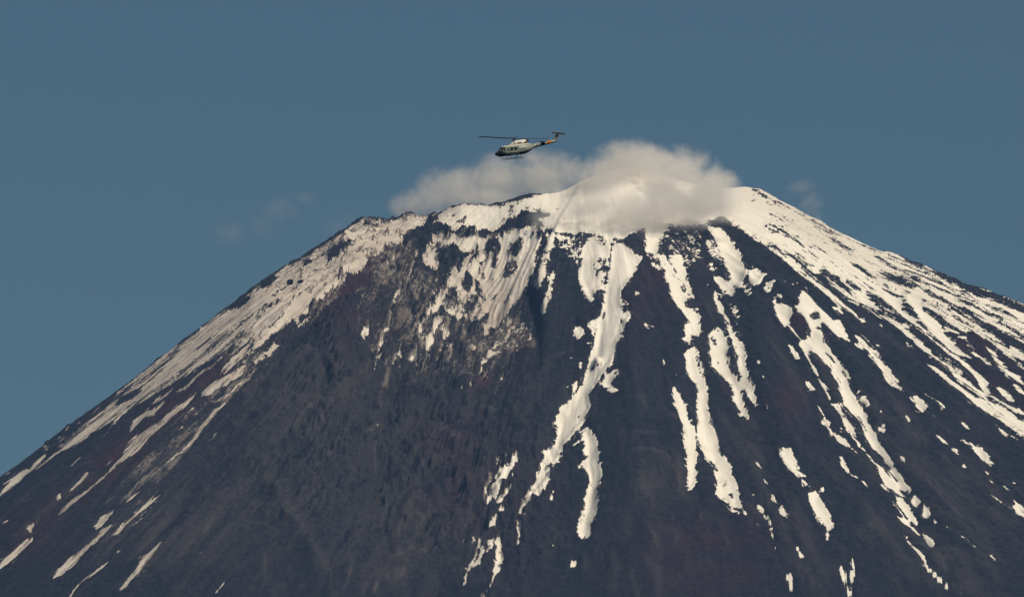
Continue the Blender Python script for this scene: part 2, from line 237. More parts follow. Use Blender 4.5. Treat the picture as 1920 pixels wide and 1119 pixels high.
t.a("1620,220 1650,240 1680,310 1740,340 1760,420 1760,500 1775,590 1720,590 1700,540 1690,450 1660,350 1630,280", pid=24); t.st("1500,290 1530,350", 30, .4); t.h("1690,590 1715,590 1710,620 1685,615"); t.st("1540,480 1560,485", 16, .1); t.st("1740,780 1755,840", 24, .5); t.st("1830,820 1845,890", 8, .6); t.st("1610,420 1640,500", 24, .4)
t.a("1530,0 1560,40 1590,110 1630,170 1650,220 1620,210 1590,150 1550,90 1525,30", pid=5); t.st("1840,460 1855,490", 16, .8); t.st("1880,580 1895,610", 14, .7); t.st("1910,790 1917,840", 14, .6); t.a("1620,20 1680,60 1720,160 1760,260 1740,330 1700,280 1660,150", .22)
t.st("1840,1020 1870,1060 1900,1110", 8, .5)
t = Tile(960, 840)
t.a("310,0 380,0 350,70 310,160 280,200 285,240 250,300 190,360 130,400 100,480 70,550 40,578 50,500 80,420 120,350 180,250 220,180 190,180 230,110 250,60 220,40", pid=1); t.st("250,180 300,130", 22, .3)
t.a("30,600 70,590 60,660 45,730 35,690 45,640", .9); t.st("30,790 45,850", 14, .6)
t.a("540,0 640,0 650,60 660,130 675,210 640,300 640,400 630,490 590,560 590,610 575,680 520,688 485,630 500,590 500,540 540,470 550,350 580,290 580,210 530,150 490,150 530,90 560,70 540,30", pid=4)
t.a("300,320 315,320 300,390 280,400"); t.a("275,715 310,730 305,760 295,735", .9); t.a("435,890 440,850 480,835 490,880 460,895", pid=25); t.st("320,600 325,630", 14, .6); t.st("430,210 435,270", 8, .5); t.st("460,740 462,755", 12, .8); t.a("825,880 850,890 830,895", .8)
t.a("1305,0 1390,0 1385,100 1380,230 1375,280 1350,300 1315,325 1315,200 1320,130", pid=23)
t.a("1410,0 1560,0 1570,60 1610,80 1640,140 1660,210 1700,310 1700,400 1730,450 1765,500 1750,510 1700,470 1650,500 1640,460 1600,410 1520,350 1540,310 1530,220 1510,180 1530,120 1480,100 1440,50", pid=22)
t.h("1580,280 1600,245 1610,260 1590,300"); t.h("1628,350 1655,335 1660,370 1645,385"); t.h("1520,150 1545,150 1540,180 1520,170", .1); t.a("1650,460 1700,440 1750,500 1700,480", .5)
t.st("1820,100 1845,130 1870,160", 14); t.a("1830,420 1870,440 1917,500 1940,540 1900,540 1880,510"); t.st("1885,240 1920,280", 18); t.a("1797,345 1825,350 1810,362"); t.st("1800,540 1850,580", 12, .6)
t.a("0,80 40,60 45,120 10,170 0,160 -10,120"); t.st("20,1045 55,1060", 8, .4)
t = Tile(480, 840)
t.a("1720,440 1790,290 1810,230 1860,150 1925,110 1925,190 1850,240 1840,330 1800,400 1760,430", pid=26); t.a("1700,430 1710,320 1780,210 1790,230 1740,340 1720,420", .75); t.a("1800,435 1900,345 1925,350 1850,430")
t.a("1820,500 1870,480 1870,510 1830,545"); t.a("1750,600 1780,530 1810,520 1800,580"); t.a("1795,700 1830,700 1845,780 1855,860 1820,940 1770,940 1790,890 1800,800", pid=27); t.st("1755,1040 1780,990 1800,950", 22)
t.a("1720,820 1750,690 1780,690 1770,770", .95, 27); t.a("1630,910 1680,790 1700,730 1710,760 1680,870", .9); t.a("1545,1040 1590,890 1640,800 1690,660 1700,720 1620,880 1570,1030", .8); t.a("1680,1119 1740,1065 1720,1119"); t.st("1545,740 1580,670", 16, .6); t.st("1800,150 1840,60", 20, .7); t.st("1620,740 1645,700", 16, .6); t.st("1690,470 1690,500", 12, .7); t.st("1860,90 1917,65", 22, .8)
t = Tile(0, 840)
t.a("-60,420 0,350 30,300 90,240 140,190 230,150 270,110 280,90 350,40 340,70 280,130 200,200 130,260 60,310 0,365 -60,430", .95); t.a("265,170 330,110 400,50 480,0 520,0 430,50 350,110", .95); t.st("20,275 60,255 90,235", 10, .8); t.st("320,0 360,10", 30, .6); t.st("30,210 80,180", 8, .7)
t.st("10,570 35,555 60,540", 10, .9); t.a("210,620 215,590 260,575 340,505 270,560 250,600 225,635", .95); t.a("-60,960 -60,900 0,860 70,800 160,720 250,665 240,700 190,750 120,820 60,870 0,915", pid=28); t.st("0,840 60,810 110,780", 12, .6)
t.a("425,395 430,360 450,340 455,370", .8); t.a("520,325 600,240 630,200 665,180 650,230 600,270 540,325", .95); t.st("530,140 570,100 610,65", 10, .8)
t.a("390,545 470,470 540,390 650,320 740,240 800,190 870,110 920,60 940,0 1070,0 960,70 880,140 800,210 740,260 650,340 560,420 480,480", .8); t.st("800,140 860,60", 10, .5)
t.a("700,600 760,520 870,450 820,520 780,570 720,610", .75); t.a("395,990 430,920 540,820 620,760 720,670 760,620 840,580 770,660 680,740 600,820 570,870 500,920 440,970", .95, 29)
t.a("515,1125 570,1040 650,970 750,900 860,810 780,890 700,950 610,1010 550,1080 530,1125", .95, 30); t.a("890,1075 950,990 1020,910 1070,820 1130,780 1230,680 1180,760 1120,840 1070,910 1000,980 940,1050", .95, 31)
t.a("820,680 900,600 1000,520 1100,420 1215,340 1150,410 1050,490 950,570 880,640", .95, 32); t.st("960,610 1030,560 1080,520", 9, .8); t.st("1610,1095 1660,1040 1700,985", 9, .7); t.st("1730,925 1750,905", 12, .6); t.st("870,790 910,765", 10, .8)
t.a("940,420 1000,380 1120,250 1240,130 1310,80 1420,0 1380,0 1250,110 1180,190 1100,270 1040,330 980,370", .72); t.st("900,410 1000,300", 16, .5); t.st("480,1010 540,930", 8, .4); t.st("1300,270 1340,230", 8, .6); t.a("1495,775 1515,778 1510,790")
t = Tile(0, 560)
t.a("1940,0 1700,80 1500,240 1380,322 1190,472 1110,542 900,700 700,860 480,1010 300,1125 520,1125 700,1010 900,880 1100,760 1300,640 1500,540 1750,410 1940,310", .5)
t.a("1940,10 1750,80 1660,140 1560,220 1500,270 1430,330 1370,380 1330,420 1310,460 1280,490 1230,510 1220,525 1260,540 1200,600 1140,640 1180,640 1280,560 1400,510 1440,450 1540,350 1600,290 1700,240 1800,150 1940,100", .85)
t.st("1385,320 1300,375 1200,465 1120,535 1040,595 960,655 880,715", 20, .8); t.st("1240,560 1110,650 1040,720 960,770 900,820 860,840", 28, .9)
t.st("1400,500 1330,545 1200,630 1080,720 940,800 840,870 740,940 640,1030 560,1090 470,1125", 24, .95); t.st("910,720 850,780 780,850 700,900", 12, .7); t.st("740,910 650,980 570,1050 500,1110", 20, .9)
t.st("1940,140 1800,240 1700,330 1620,400 1500,480 1400,570 1300,650 1220,710 1150,790", 30, .8); t.st("1940,210 1850,300 1780,350 1760,420", 40, .75); t.st("1700,430 1600,500 1500,570 1380,680 1320,700", 22, .66)
t.st("1650,250 1560,310 1480,380 1450,410", 14, .05); t.st("1760,355 1640,450 1500,525 1370,610 1200,720 1000,860", 34, .04); t.h("1070,650 1060,700 980,760 900,800 870,810 900,750 980,700"); t.st("1480,230 1400,300 1330,370 1260,430", 20, .1); t.st("1000,640 900,730 800,800 700,880 560,980 430,1090", 24, .08); t.st("1240,480 1150,560 1050,640", 14, .1); t.st("1900,60 1800,130 1680,210", 12, .3); t.st("1900,200 1800,280 1650,400 1550,470", 16, .12)
t.h("600,905 480,985 310,1125 420,1125 560,1010 700,900 800,820", .08); t.st("490,990 520,965", 12, .8); t.st("580,950 600,930", 12, .8); t.st("690,870 760,800", 10, .6); t.st("330,1115 380,1110", 16, .6); t.st("430,1060 500,1020", 10, .5)
t.a("1000,920 1050,880 1110,850 1170,820 1250,750 1200,820 1140,870 1060,920 1010,970 970,1000", .95, 33); t.a("1500,740 1540,680 1620,620 1700,590 1800,520 1850,500 1860,540 1780,600 1700,660 1640,680 1560,740", .8)
t.a("1570,780 1700,720 1780,650 1860,590 1930,520 1860,620 1780,690 1720,740 1690,760", .8); t.a("1340,940 1420,840 1480,800 1460,840 1380,920", .6); t.st("1440,880 1530,830", 12, .5); t.st("1120,800 1230,740 1300,680", 12, .6)
t.a("930,1119 1000,1040 1100,990 1200,920 1300,840 1370,790 1500,680 1400,800 1300,880 1200,970 1120,1050 1050,1119", .78); t.a("1380,1119 1450,1040 1520,940 1580,870 1650,800 1690,770 1640,840 1580,900 1530,970 1480,1050 1420,1119", .95)
t.st("1550,1090 1600,1040 1640,980", 9, .7); t.st("740,1060 820,990 900,880", 12, .55); t.st("1340,990 1380,960", 14, .7); t.st("980,1000 1010,960", 14, .6)
t.a("1700,420 1800,350 1917,300 1917,480 1800,500 1700,560 1640,600", .4); t.st("840,820 860,790", 8, .6)
t = Tile(380, 340)
t.a("-20,1100 0,1095 80,1030 200,950 330,860 430,780 520,720 600,665 700,620 760,585 850,530 950,470 1040,410 1120,350 1150,320 1210,300 1260,308 1310,328 1370,343 1450,318 1510,298 1560,283 1680,275 1740,262 1640,345 1520,430 1460,490 1320,590 1200,670 1100,740 1030,800 900,880 780,960 700,1030 600,1090 570,1125 -20,1125", .83)
t.h("940,560 960,530 1000,490 1060,465 1110,455 1100,500 1050,550 1000,580 945,615", .12); t.h("760,610 800,605 820,610 790,640 760,660", .1); t.h("430,780 480,740 540,720 565,735 500,780 440,810", .1); t.h("210,950 300,890 360,880 310,930 230,960", .12); t.h("775,570 820,550 832,565 800,585", .1)
t.st("470,910 560,850 620,800", 12, .15); t.st("240,1119 330,1040 420,970 500,910", 14, .12); t.st("350,1119 430,1030 490,970", 22, .12); t.st("520,1060 600,980 700,890 830,760", 10, .3); t.st("830,690 880,660 960,620", 10, .2); t.st("720,700 760,660", 14, .3); t.st("840,600 900,570 960,520 1010,470", 10, .25)
t.st("1145,318 1200,306", 14, .15); t.h("1210,320 1250,318 1262,345 1212,345", .1); t.h("1270,350 1320,328 1325,350 1280,372", .2); t.st("0,1100 100,1040 200,960 340,870 420,800", 26, .32); t.st("1045,590 1050,605", 16, .1); t.st("1000,750 1040,700 1070,650", 18, .35)
t.st("1120,450 1150,470", 14, .2); t.st("1030,430 1045,440", 10, .1); t.st("900,560 940,540", 10, .2)
t = Tile(480, 560)
t.a("-10,-10 530,-10 400,80 300,150 200,220 130,280 50,340 -10,385", .95); t.st("-10,190 90,90 200,0", 14, .1); t.st("0,140 90,60", 16, .3); t.st("90,230 180,150 290,30 310,0", 9, .28); t.st("0,330 80,270", 14, .5); t.st("20,290 130,190", 10, .35)
t.a("-10,460 60,400 150,360 190,355 120,410 60,450 -10,520", .75); t.st("190,240 270,190 330,150", 12, .6); t.st("290,240 340,190 410,130", 18, .6); t.st("540,60 580,45", 18, .6); t.st("730,140 800,80 860,40", 16, .6); t.st("860,20 920,0", 14, .6)
t.a("770,270 830,220 880,170 860,220 830,290 800,320", .62); t.a("870,610 900,480 910,380 940,270 980,200 1040,130 1000,220 960,330 930,450 900,560", .66)
t.d("1000,320 1040,220 1080,110 1130,110 1180,170 1120,230 1060,260 1020,310", .55); t.st("1000,110 1010,60 1050,10", 22, .6); t.st("1060,100 1100,60", 14, .5)
t.a("1270,210 1290,150 1330,80 1360,-5 1430,-5 1400,80 1330,140 1300,190"); t.a("1340,190 1410,190 1380,270 1330,330 1330,400 1300,470 1270,440 1290,360 1320,280", .9); t.a("1420,210 1470,190 1460,250 1430,310 1400,310 1400,260", .85)
t.a("1340,430 1380,390 1420,340 1470,380 1485,440 1460,450 1430,380 1390,420 1350,450", .75); t.a("1200,400 1230,350 1250,300 1270,230 1230,260 1240,170 1260,150 1280,270 1240,360 1190,420", .75); t.a("1140,500 1210,430 1230,430 1200,550 1190,520", .85)
t.a("1000,545 1050,470 1100,390 1080,470 1040,530", .7); t.d("940,660 980,580 1020,560 1010,620 970,670", .6); t.st("930,690 920,850 940,890 910,940 910,1010 910,1100", 14, .42); t.st("1070,500 1080,550", 30, .4); t.st("1130,470 1160,400", 12, .5)
t.a("1660,590 1700,500 1750,400 1780,370 1860,340 1925,290 1925,330 1860,390 1800,440 1740,490 1700,540", .85); t.a("1730,240 1760,200 1800,120 1925,-5 1925,60 1850,130 1800,200 1760,260", .9); t.a("1790,310 1830,200 1900,160 1925,160 1925,250 1850,300", .72); t.d("1850,300 1925,250 1925,520 1870,480", .4)
t.a("1610,360 1650,370 1650,480 1620,420", .7); t.st("1550,590 1560,620 1520,740", 12, .45); t.st("1610,690 1620,620", 18, .62); t.st("1650,480 1600,600", 10, .5); t.st("1570,770 1620,745", 8, .5); t.st("1790,700 1860,560", 12, .5); t.st("1500,830 1530,760", 8, .4)
t.a("1400,60 1530,0 1640,0 1600,90 1560,170 1520,240 1500,190 1480,100", .4); t.a("1500,190 1560,180 1580,190 1520,270", .75)
t = Tile(680, 380)
t.a("530,115 640,55 740,18 860,25 960,35 1060,40 1100,10 1330,-50 1450,-80 1500,40 1400,80 1340,90 1250,75 1200,90 1150,130 1100,140 1040,190 990,210 930,220 900,230 850,240 800,210 740,210 690,220 640,200 560,180 520,170 600,130")
t.st("650,90 700,100", 26, .4); t.st("690,170 790,145", 26, .35); t.st("700,125 720,115", 14, .35); t.st("1100,20 1120,60 1100,110", 20, .3); t.st("1110,60 1170,10", 14, .35); t.st("1220,30 1240,60", 30, .4); t.st("990,35 1060,15", 22, .1); t.st("1070,180 1110,150", 20, .3)
t.a("510,275 600,275 700,265 800,265 900,270 1040,275 1130,225 1250,190 1380,190 1340,280 1310,360 1290,450 1280,540 1230,620 1200,680 1170,740 1120,800 1080,860 1000,920 960,960 930,980 900,960 940,880 960,830 860,870 830,850 760,900 700,970 720,920 690,870 620,890 540,900 520,870 480,890 470,920 480,850 540,790 590,720 620,680 640,600 660,530 700,480 740,420 760,390 730,380 700,370 640,330 560,310")
t.h("750,420 790,380 840,360 820,390 770,430 720,520 710,520 710,480"); t.h("860,340 875,410 840,420 810,490 795,490 820,420 850,400"); t.h("910,400 940,330 980,305 1020,340 1040,400 1000,430 1000,500 960,500 980,440 920,410", -.2); t.h("960,290 1010,290 1000,305 960,300", .1)
t.h("1080,390 1110,340 1180,290 1215,290 1190,350 1160,410 1120,400", -.1); t.h("1050,540 1060,460 1110,440 1160,450 1160,500 1110,560 1060,580", .35); t.h("860,470 900,460 910,500 880,510", .1); t.h("885,580 910,550 915,590 895,600"); t.h("1190,230 1240,215 1235,235 1200,245")
t.h("740,600 790,520 820,590 830,660 780,680 740,640", .1); t.h("660,690 700,630 720,640 700,680 660,700"); t.h("840,600 880,640 930,760 900,770 850,700", .1); t.h("620,740 680,700 760,730 830,700 870,740 900,800 880,830 830,820 790,860 720,830 640,810 620,790", .33); t.h("550,890 610,840 680,880 720,900 680,910 560,900"); t.h("720,900 800,850 880,860 860,950 760,1000 700,980", .12)
t.st("975,750 1010,695", 20, .1); t.st("1085,745 1105,705", 18, .1); t.st("970,670 985,570", 10, .35); t.h("890,285 905,275 905,310 893,310"); t.h("1260,240 1330,220 1380,240 1330,280 1270,285", .4); t.st("1205,560 1215,530", 18, .2); t.st("870,570 880,520", 16, .3)
t.a("450,440 480,380 510,370 560,400 580,450 550,520 560,580 520,520 470,480", .75); t.st("560,300 620,370 640,450", 30, .35); t.st("550,540 570,590 540,680 520,720", 24, .6); t.a("130,530 200,450 300,380 270,440 200,500", .55); t.a("370,500 400,400 420,380 410,460", .62); t.st("300,350 340,400", 20, .5)
t.st("220,760 280,680 300,650 350,580 400,490", 22, .6); t.st("0,800 60,770 120,720", 16, .6); t.a("200,590 240,570 260,600 250,640", .5); t.a("520,280 560,330 530,400 500,360", .5)
t.a("540,920 620,910 590,960 560,1010 520,1060 500,1125 470,1125 490,1040 530,980", .9); t.a("600,960 650,920 670,930 640,1000 610,1020 600,990", .85); t.a("440,880 470,880 450,960 470,980 430,1050 410,1080 420,980", .68)
t.a("970,1119 1000,1000 1040,900 1100,880 1160,870 1220,900 1260,960 1270,1030 1300,1119", .22); t.d("970,1119 1000,1000 1040,900 1100,880 1160,870 1220,900 1260,960 1300,1050 1310,1119", .42); t.a("910,1000 960,950 1000,920 1050,880 1020,930 960,990 930,1020", .9)
t.d("230,1000 260,860 300,820 340,870 420,900 340,960 260,1010", .5); t.d("240,560 300,540 340,560 300,640 260,660", .3); t.a("10,960 80,890 70,940 20,1000", .6); t.d("100,1119 200,880 220,900 150,1119", .6)
t.a("1380,230 1450,230 1430,330 1390,420 1370,500 1370,570 1340,600 1290,640 1270,610 1300,590 1330,520 1350,440 1340,360 1380,300", .9); t.a("1290,460 1340,330 1380,310 1350,440 1310,580 1290,560", .42)
t.a("1340,850 1330,790 1350,740 1390,680 1400,580 1430,520 1440,570 1410,680 1390,760 1360,830", .8); t.a("1280,610 1330,600 1350,640 1290,640", .9); t.st("1560,380 1590,420 1640,490", 16, .7); t.a("1450,230 1650,230 1640,480 1590,430 1530,400 1480,350", .36); t.st("1530,250 1560,330 1580,400", 16, .75)
t.a("1690,270 1880,260 1870,330 1850,450 1830,560 1800,650 1740,690 1740,750 1700,750 1680,700 1630,630 1615,520 1640,470 1650,350", 1, 34); t.st("1870,300 1850,450 1820,600 1800,680", 22, .22); t.a("1760,420 1830,420 1810,600 1760,600 1720,480", .5); t.h("1755,290 1800,270 1840,290 1820,330 1770,330", .25); t.h("1730,690 1790,670 1810,740 1780,850 1740,850 1720,760"); t.st("1720,760 1735,860", 8, .7)
t.st("1800,870 1820,800", 12, .1)
t = Tile(0, 0)
t.a("4160,1560 4160,1440 4400,1300 4660,1200 4960,1240 5400,1340 5640,1380 5640,1500 5000,1600 4400,1640")
# tone of the ground: reddish cinder, pale dusty ash
RED = np.zeros((RH, RW), np.float32); PALE = np.zeros((RH, RW), np.float32)
def blob(R, u, v, ru, rv, a, rot=0):
    c, s = math.cos(math.radians(rot)), math.sin(math.radians(rot)); X = (xx - u) * c + (yy - v) * s; Y = -(xx - u) * s + (yy - v) * c
    R += (a * np.exp(-(X / ru) ** 2 - (Y / rv) ** 2)).astype(np.float32)
for b in [(1330, 1040, 120, 90, .55), (1230, 520, 60, 60, .6), (330, 770, 160, 22, 1.0, -42), (190, 880, 150, 24, 1.0, -45), (680, 520, 70, 16, .9, -40), (640, 600, 90, 60, .35), (905, 720, 14, 30, .9, 20),
          (840, 830, 60, 40, .5), (1500, 600, 20, 30, .8), (1850, 680, 80, 40, .7, 35), (1480, 760, 40, 50, .6), (60, 1000, 60, 60, .5), (1160, 620, 60, 60, .3), (1380, 730, 14, 60, .7, -25), (900, 950, 90, 90, .4), (980, 650, 30, 20, .5)]: blob(RED, *b)
for b in [(330, 1000, 150, 80, .5), (560, 760, 90, 70, .5), (1120, 740, 10, 10, 0), (1210, 900, 60, 60, .35), (1230, 1020, 90, 20, .3, 90), (1500, 980, 20, 120, .5, -18), (1410, 850, 24, 110, .6, -16), (1760, 1050, 120, 60, .6, 35),
          (800, 1000, 90, 60, .5), (740, 1080, 60, 40, .6), (1640, 800, 80, 60, .5, 35), (1340, 600, 30, 60, .3), (900, 640, 60, 40, .5), (540, 960, 20, 120, .5, -32), (1820, 940, 100, 60, .4, 30), (640, 690, 60, 40, .3)]: blob(PALE, *b)

# pale veins of ash and thin snow dust (positive) and dark rock with painted-in shade of clefts and walls (negative)
TONE = np.zeros((RH, RW), np.float32)
def vein(x0, y0, s, wd, a, soft=1.0):
    pts = zt(x0, y0, s); reg, D, S, R = distline(pts, wd * 2 + 4); w_ = wd / 4 / 2 + soft * .3
    TONE[reg] += a * np.exp(-(D / w_) ** 2) * np.sin(np.pi * np.clip(R * .92 + .04, 0, 1)) ** .5
def patch(x0, y0, s, a, bl=3):
    r = inpoly(zt(x0, y0, s)); T = np.zeros((RH, RW), np.float32)
    if r: T[r[0]][r[1]] = a
    TONE[:] += blur(T, bl)
for s_, wd, a in [("0,660 80,600 200,480 300,400", 10, .35), ("200,470 340,400 460,430", 14, .45), ("380,540 430,500 480,460", 12, .5), ("380,860 480,820 600,770 640,760", 10, .45), ("480,920 500,960", 14, .5), ("720,600 820,560 870,530", 10, .4), ("740,650 860,620", 8, .4),
                  ("930,500 980,520", 8, .5), ("760,1030 830,1030 900,1010", 22, .5), ("1240,600 1330,590 1400,560", 12, .45), ("1690,850 1790,830 1917,810", 10, .55), ("1420,960 1360,1030 1260,1119", 22, .5), ("1460,1060 1530,1030", 16, .5), ("1440,540 1480,560", 24, .4), ("940,730 930,800 950,880", 20, .5),
                  ("480,240 560,380 640,470", 26, .22), ("280,500 380,430", 10, .4), ("500,1000 560,940", 10, .35), ("430,1119 520,990", 8, .3), ("0,870 80,800", 30, .3), ("620,780 760,700", 10, .3), ("1120,700 1240,640", 10, .3), ("1900,560 1830,680", 14, .4), ("700,300 790,200", 10, .35), ("590,600 650,520", 8, .25), ("1540,560 1600,500", 10, .45), ("1160,820 1300,720 1400,700", 12, .22), ("1300,930 1500,900", 10, .22)]: vein(480, 560, s_, wd, a)
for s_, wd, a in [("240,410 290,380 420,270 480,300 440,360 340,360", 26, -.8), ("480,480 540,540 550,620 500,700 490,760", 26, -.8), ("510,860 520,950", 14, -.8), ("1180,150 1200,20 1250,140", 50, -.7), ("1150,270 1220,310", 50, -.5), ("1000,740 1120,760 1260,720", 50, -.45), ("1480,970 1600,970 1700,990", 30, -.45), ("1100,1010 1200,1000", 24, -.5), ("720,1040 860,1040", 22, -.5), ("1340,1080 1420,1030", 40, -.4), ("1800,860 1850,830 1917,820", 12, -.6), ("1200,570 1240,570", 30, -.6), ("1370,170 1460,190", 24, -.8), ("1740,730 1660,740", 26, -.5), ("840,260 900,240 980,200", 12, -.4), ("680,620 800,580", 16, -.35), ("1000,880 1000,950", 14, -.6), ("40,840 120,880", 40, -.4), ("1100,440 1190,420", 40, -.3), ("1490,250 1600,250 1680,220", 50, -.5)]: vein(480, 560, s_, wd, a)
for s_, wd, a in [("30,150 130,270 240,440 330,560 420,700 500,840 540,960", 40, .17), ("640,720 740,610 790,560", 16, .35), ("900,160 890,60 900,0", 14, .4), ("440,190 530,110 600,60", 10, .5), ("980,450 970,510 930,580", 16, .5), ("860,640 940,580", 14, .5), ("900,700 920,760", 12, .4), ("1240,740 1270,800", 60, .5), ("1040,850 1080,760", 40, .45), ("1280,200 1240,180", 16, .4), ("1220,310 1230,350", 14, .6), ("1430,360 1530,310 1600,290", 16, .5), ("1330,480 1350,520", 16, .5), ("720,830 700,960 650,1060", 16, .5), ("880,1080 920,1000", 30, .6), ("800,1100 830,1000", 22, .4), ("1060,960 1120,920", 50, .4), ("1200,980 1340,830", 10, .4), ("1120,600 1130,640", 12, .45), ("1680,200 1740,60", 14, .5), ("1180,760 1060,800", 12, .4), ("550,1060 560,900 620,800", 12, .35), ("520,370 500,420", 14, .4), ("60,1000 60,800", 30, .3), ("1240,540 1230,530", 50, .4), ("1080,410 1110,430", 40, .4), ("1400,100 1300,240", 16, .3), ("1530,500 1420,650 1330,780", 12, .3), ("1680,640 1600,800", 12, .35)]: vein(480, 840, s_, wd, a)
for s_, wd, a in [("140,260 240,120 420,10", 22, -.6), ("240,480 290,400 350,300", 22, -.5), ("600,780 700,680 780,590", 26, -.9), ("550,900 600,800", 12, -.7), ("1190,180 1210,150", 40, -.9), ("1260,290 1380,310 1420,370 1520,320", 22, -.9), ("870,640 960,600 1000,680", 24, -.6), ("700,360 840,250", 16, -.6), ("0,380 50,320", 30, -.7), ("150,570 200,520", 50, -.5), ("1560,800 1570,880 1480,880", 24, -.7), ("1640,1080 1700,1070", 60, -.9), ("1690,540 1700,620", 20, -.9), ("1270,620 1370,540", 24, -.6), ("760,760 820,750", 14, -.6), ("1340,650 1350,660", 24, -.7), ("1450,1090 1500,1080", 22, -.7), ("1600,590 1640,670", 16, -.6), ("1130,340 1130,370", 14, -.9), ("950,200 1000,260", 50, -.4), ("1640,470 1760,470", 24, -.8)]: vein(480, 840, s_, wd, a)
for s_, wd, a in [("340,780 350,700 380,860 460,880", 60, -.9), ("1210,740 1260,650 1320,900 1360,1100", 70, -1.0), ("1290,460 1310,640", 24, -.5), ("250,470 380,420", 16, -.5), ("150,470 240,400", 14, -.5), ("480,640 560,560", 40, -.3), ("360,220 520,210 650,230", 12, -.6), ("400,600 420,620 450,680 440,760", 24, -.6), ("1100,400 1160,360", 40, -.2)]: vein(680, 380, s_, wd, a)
for s_, wd, a in [("220,780 300,770", 20, .4), ("40,740 100,700 160,660", 14, .35), ("360,720 450,700", 30, .3), ("400,820 460,800 460,740", 14, .35), ("100,600 180,520 260,440", 14, .4), ("60,530 140,450", 10, .35), ("250,640 300,560 360,480 400,400", 24, .4), ("300,880 350,960 320,1060", 30, .3), ("600,1080 700,1000 760,960", 20, .35), ("1160,900 1240,1000 1280,1090", 12, .5), ("1100,900 1150,1020 1190,1119", 10, .5), ("480,620 520,560", 10, .3), ("190,800 340,760 480,800", 18, .3)]: vein(680, 380, s_, wd, a)
for s_, wd, a in [("1200,200 1220,260", 30, -.5), ("170,110 200,160 210,380", 70, -1.0), ("240,340 270,400", 30, -.6), ("320,450 380,420 470,380", 8, .5), ("1180,860 1240,900", 30, .3), ("960,700 1000,860", 60, .25), ("900,1000 1100,990", 30, .25), ("1120,560 1200,640", 40, -.3)]: vein(960, 560, s_, wd, a)
for s_, wd, a in [("900,0 1050,10 1180,60 1230,180 1260,330 1290,350", 20, .45), ("1240,60 1270,200 1290,340", 60, .3), ("1060,200 980,260 1080,440", 90, .2), ("970,400 1020,390 1040,420", 10, -.7), ("1040,620 1100,730", 16, .4), ("1180,600 1240,640 1220,720 1140,740", 16, .35), ("1000,800 1060,900 1110,1119", 60, .28), ("740,760 780,900 740,1100", 60, .28), ("540,780 550,950", 40, .25), ("1440,480 1400,560", 50, .25), ("900,880 900,1000 940,1100", 40, .25), ("1560,560 1640,780", 30, .2), ("1800,60 1870,220 1917,320", 80, .28), ("1750,420 1850,520", 60, .25), ("870,260 1000,300 1160,260", 60, .2), ("1200,480 1210,540", 12, .4)]: vein(960, 840, s_, wd, a)
for s_, wd, a in [("0,420 100,560 160,760 260,920 420,1100", 70, .28), ("220,970 300,980 280,1040", 16, -.4), ("700,400 900,700 1100,900", 80, .16), ("1250,780 1350,920", 60, .35), ("1000,60 1300,300 1700,700", 60, .2), ("1150,200 1500,560", 12, .3), ("1600,280 1720,420", 12, -.4), ("1250,760 1500,860 1800,1100", 10, -.5), ("1300,50 1500,250", 40, .3), ("950,250 1300,500", 14, .2), ("760,560 770,640", 60, .15)]: vein(1440, 840, s_, wd, a)
for s_, wd, a in [("500,0 700,150 1000,350 1200,560", 30, .2), ("1180,480 1500,760 1800,1000", 16, .2), ("300,300 420,560 560,790", 60, .2), ("0,250 200,620 330,900", 60, .2), ("560,420 640,430", 16, .35), ("940,760 1100,1000 1200,1119", 60, .25), ("420,740 470,760", 16, -.3), ("100,300 300,620", 16, -.3)]: vein(1440, 560, s_, wd, a)
for s_, wd, a in [("100,700 400,400 700,200", 60, .25), ("1050,60 850,300 700,520", 26, -.3), ("1917,200 1500,600 1200,900", 80, .22), ("1500,300 1300,560 1200,640", 40, -.35), ("1760,60 1600,260", 40, -.25), ("1000,560 700,900", 30, .22), ("1350,350 1200,560 1000,800", 60, .22), ("900,1000 1000,860", 50, -.3), ("1900,400 1800,600", 80, .2), ("1600,500 1500,700 1400,800", 30, .2), ("1100,1100 1220,1000", 40, -.4), ("100,420 240,380", 26, .35), ("0,700 60,760", 50, -.4), ("620,130 700,100", 12, .5), ("300,300 440,200", 40, .2)]: vein(0, 840, s_, wd, a)

WISP = np.zeros((RH, RW), np.float32)
for b in [(800, 560, 130, 90, .4, 10), (930, 620, 80, 90, .55, 15), (720, 640, 70, 70, .35), (720, 520, 60, 60, .65, -50), (745, 460, 40, 40, .4), (790, 640, 40, 60, .5), (860, 690, 110, 50, .4), (1030, 470, 50, 50, .4), (480, 690, 120, 30, .6, -42), (330, 830, 160, 40, .55, -45), (250, 960, 160, 60, .35, -45), (900, 960, 70, 120, .15, 20), (600, 580, 60, 14, .7, -40)]: blob(WISP, *b)
for b in [(560, 820, 260, 220, .11), (820, 900, 260, 200, .13), (300, 960, 220, 130, .08), (800, 640, 200, 120, .08)]: blob(TONE, *b)

t = Tile(680, 380)
for s_ in ("480,200 600,185 655,230 645,270 560,262 480,255", "672,235 740,195 815,232 805,262 740,275 688,258", "845,252 900,210 935,240 865,270", "990,222 1100,140 1250,88 1335,60 1405,92 1280,172 1180,202 1100,232 1050,274 960,264 930,242", "745,425 790,375 845,355 822,392 772,432 722,525 705,525 706,480", "855,335 880,412 842,422 812,492 792,492 818,420 848,400"):
    t.a(s_, -.25)
t = Tile(380, 340)
t.a("935,565 960,530 1000,488 1060,460 1115,450 1105,505 1050,555 1000,585 940,620", -.2); t.a("430,780 480,738 540,715 568,738 500,785 440,815", -.2); t.a("205,955 300,888 365,875 310,935 225,965", -.2); t.a("755,612 800,603 825,612 790,645 760,665", -.2)

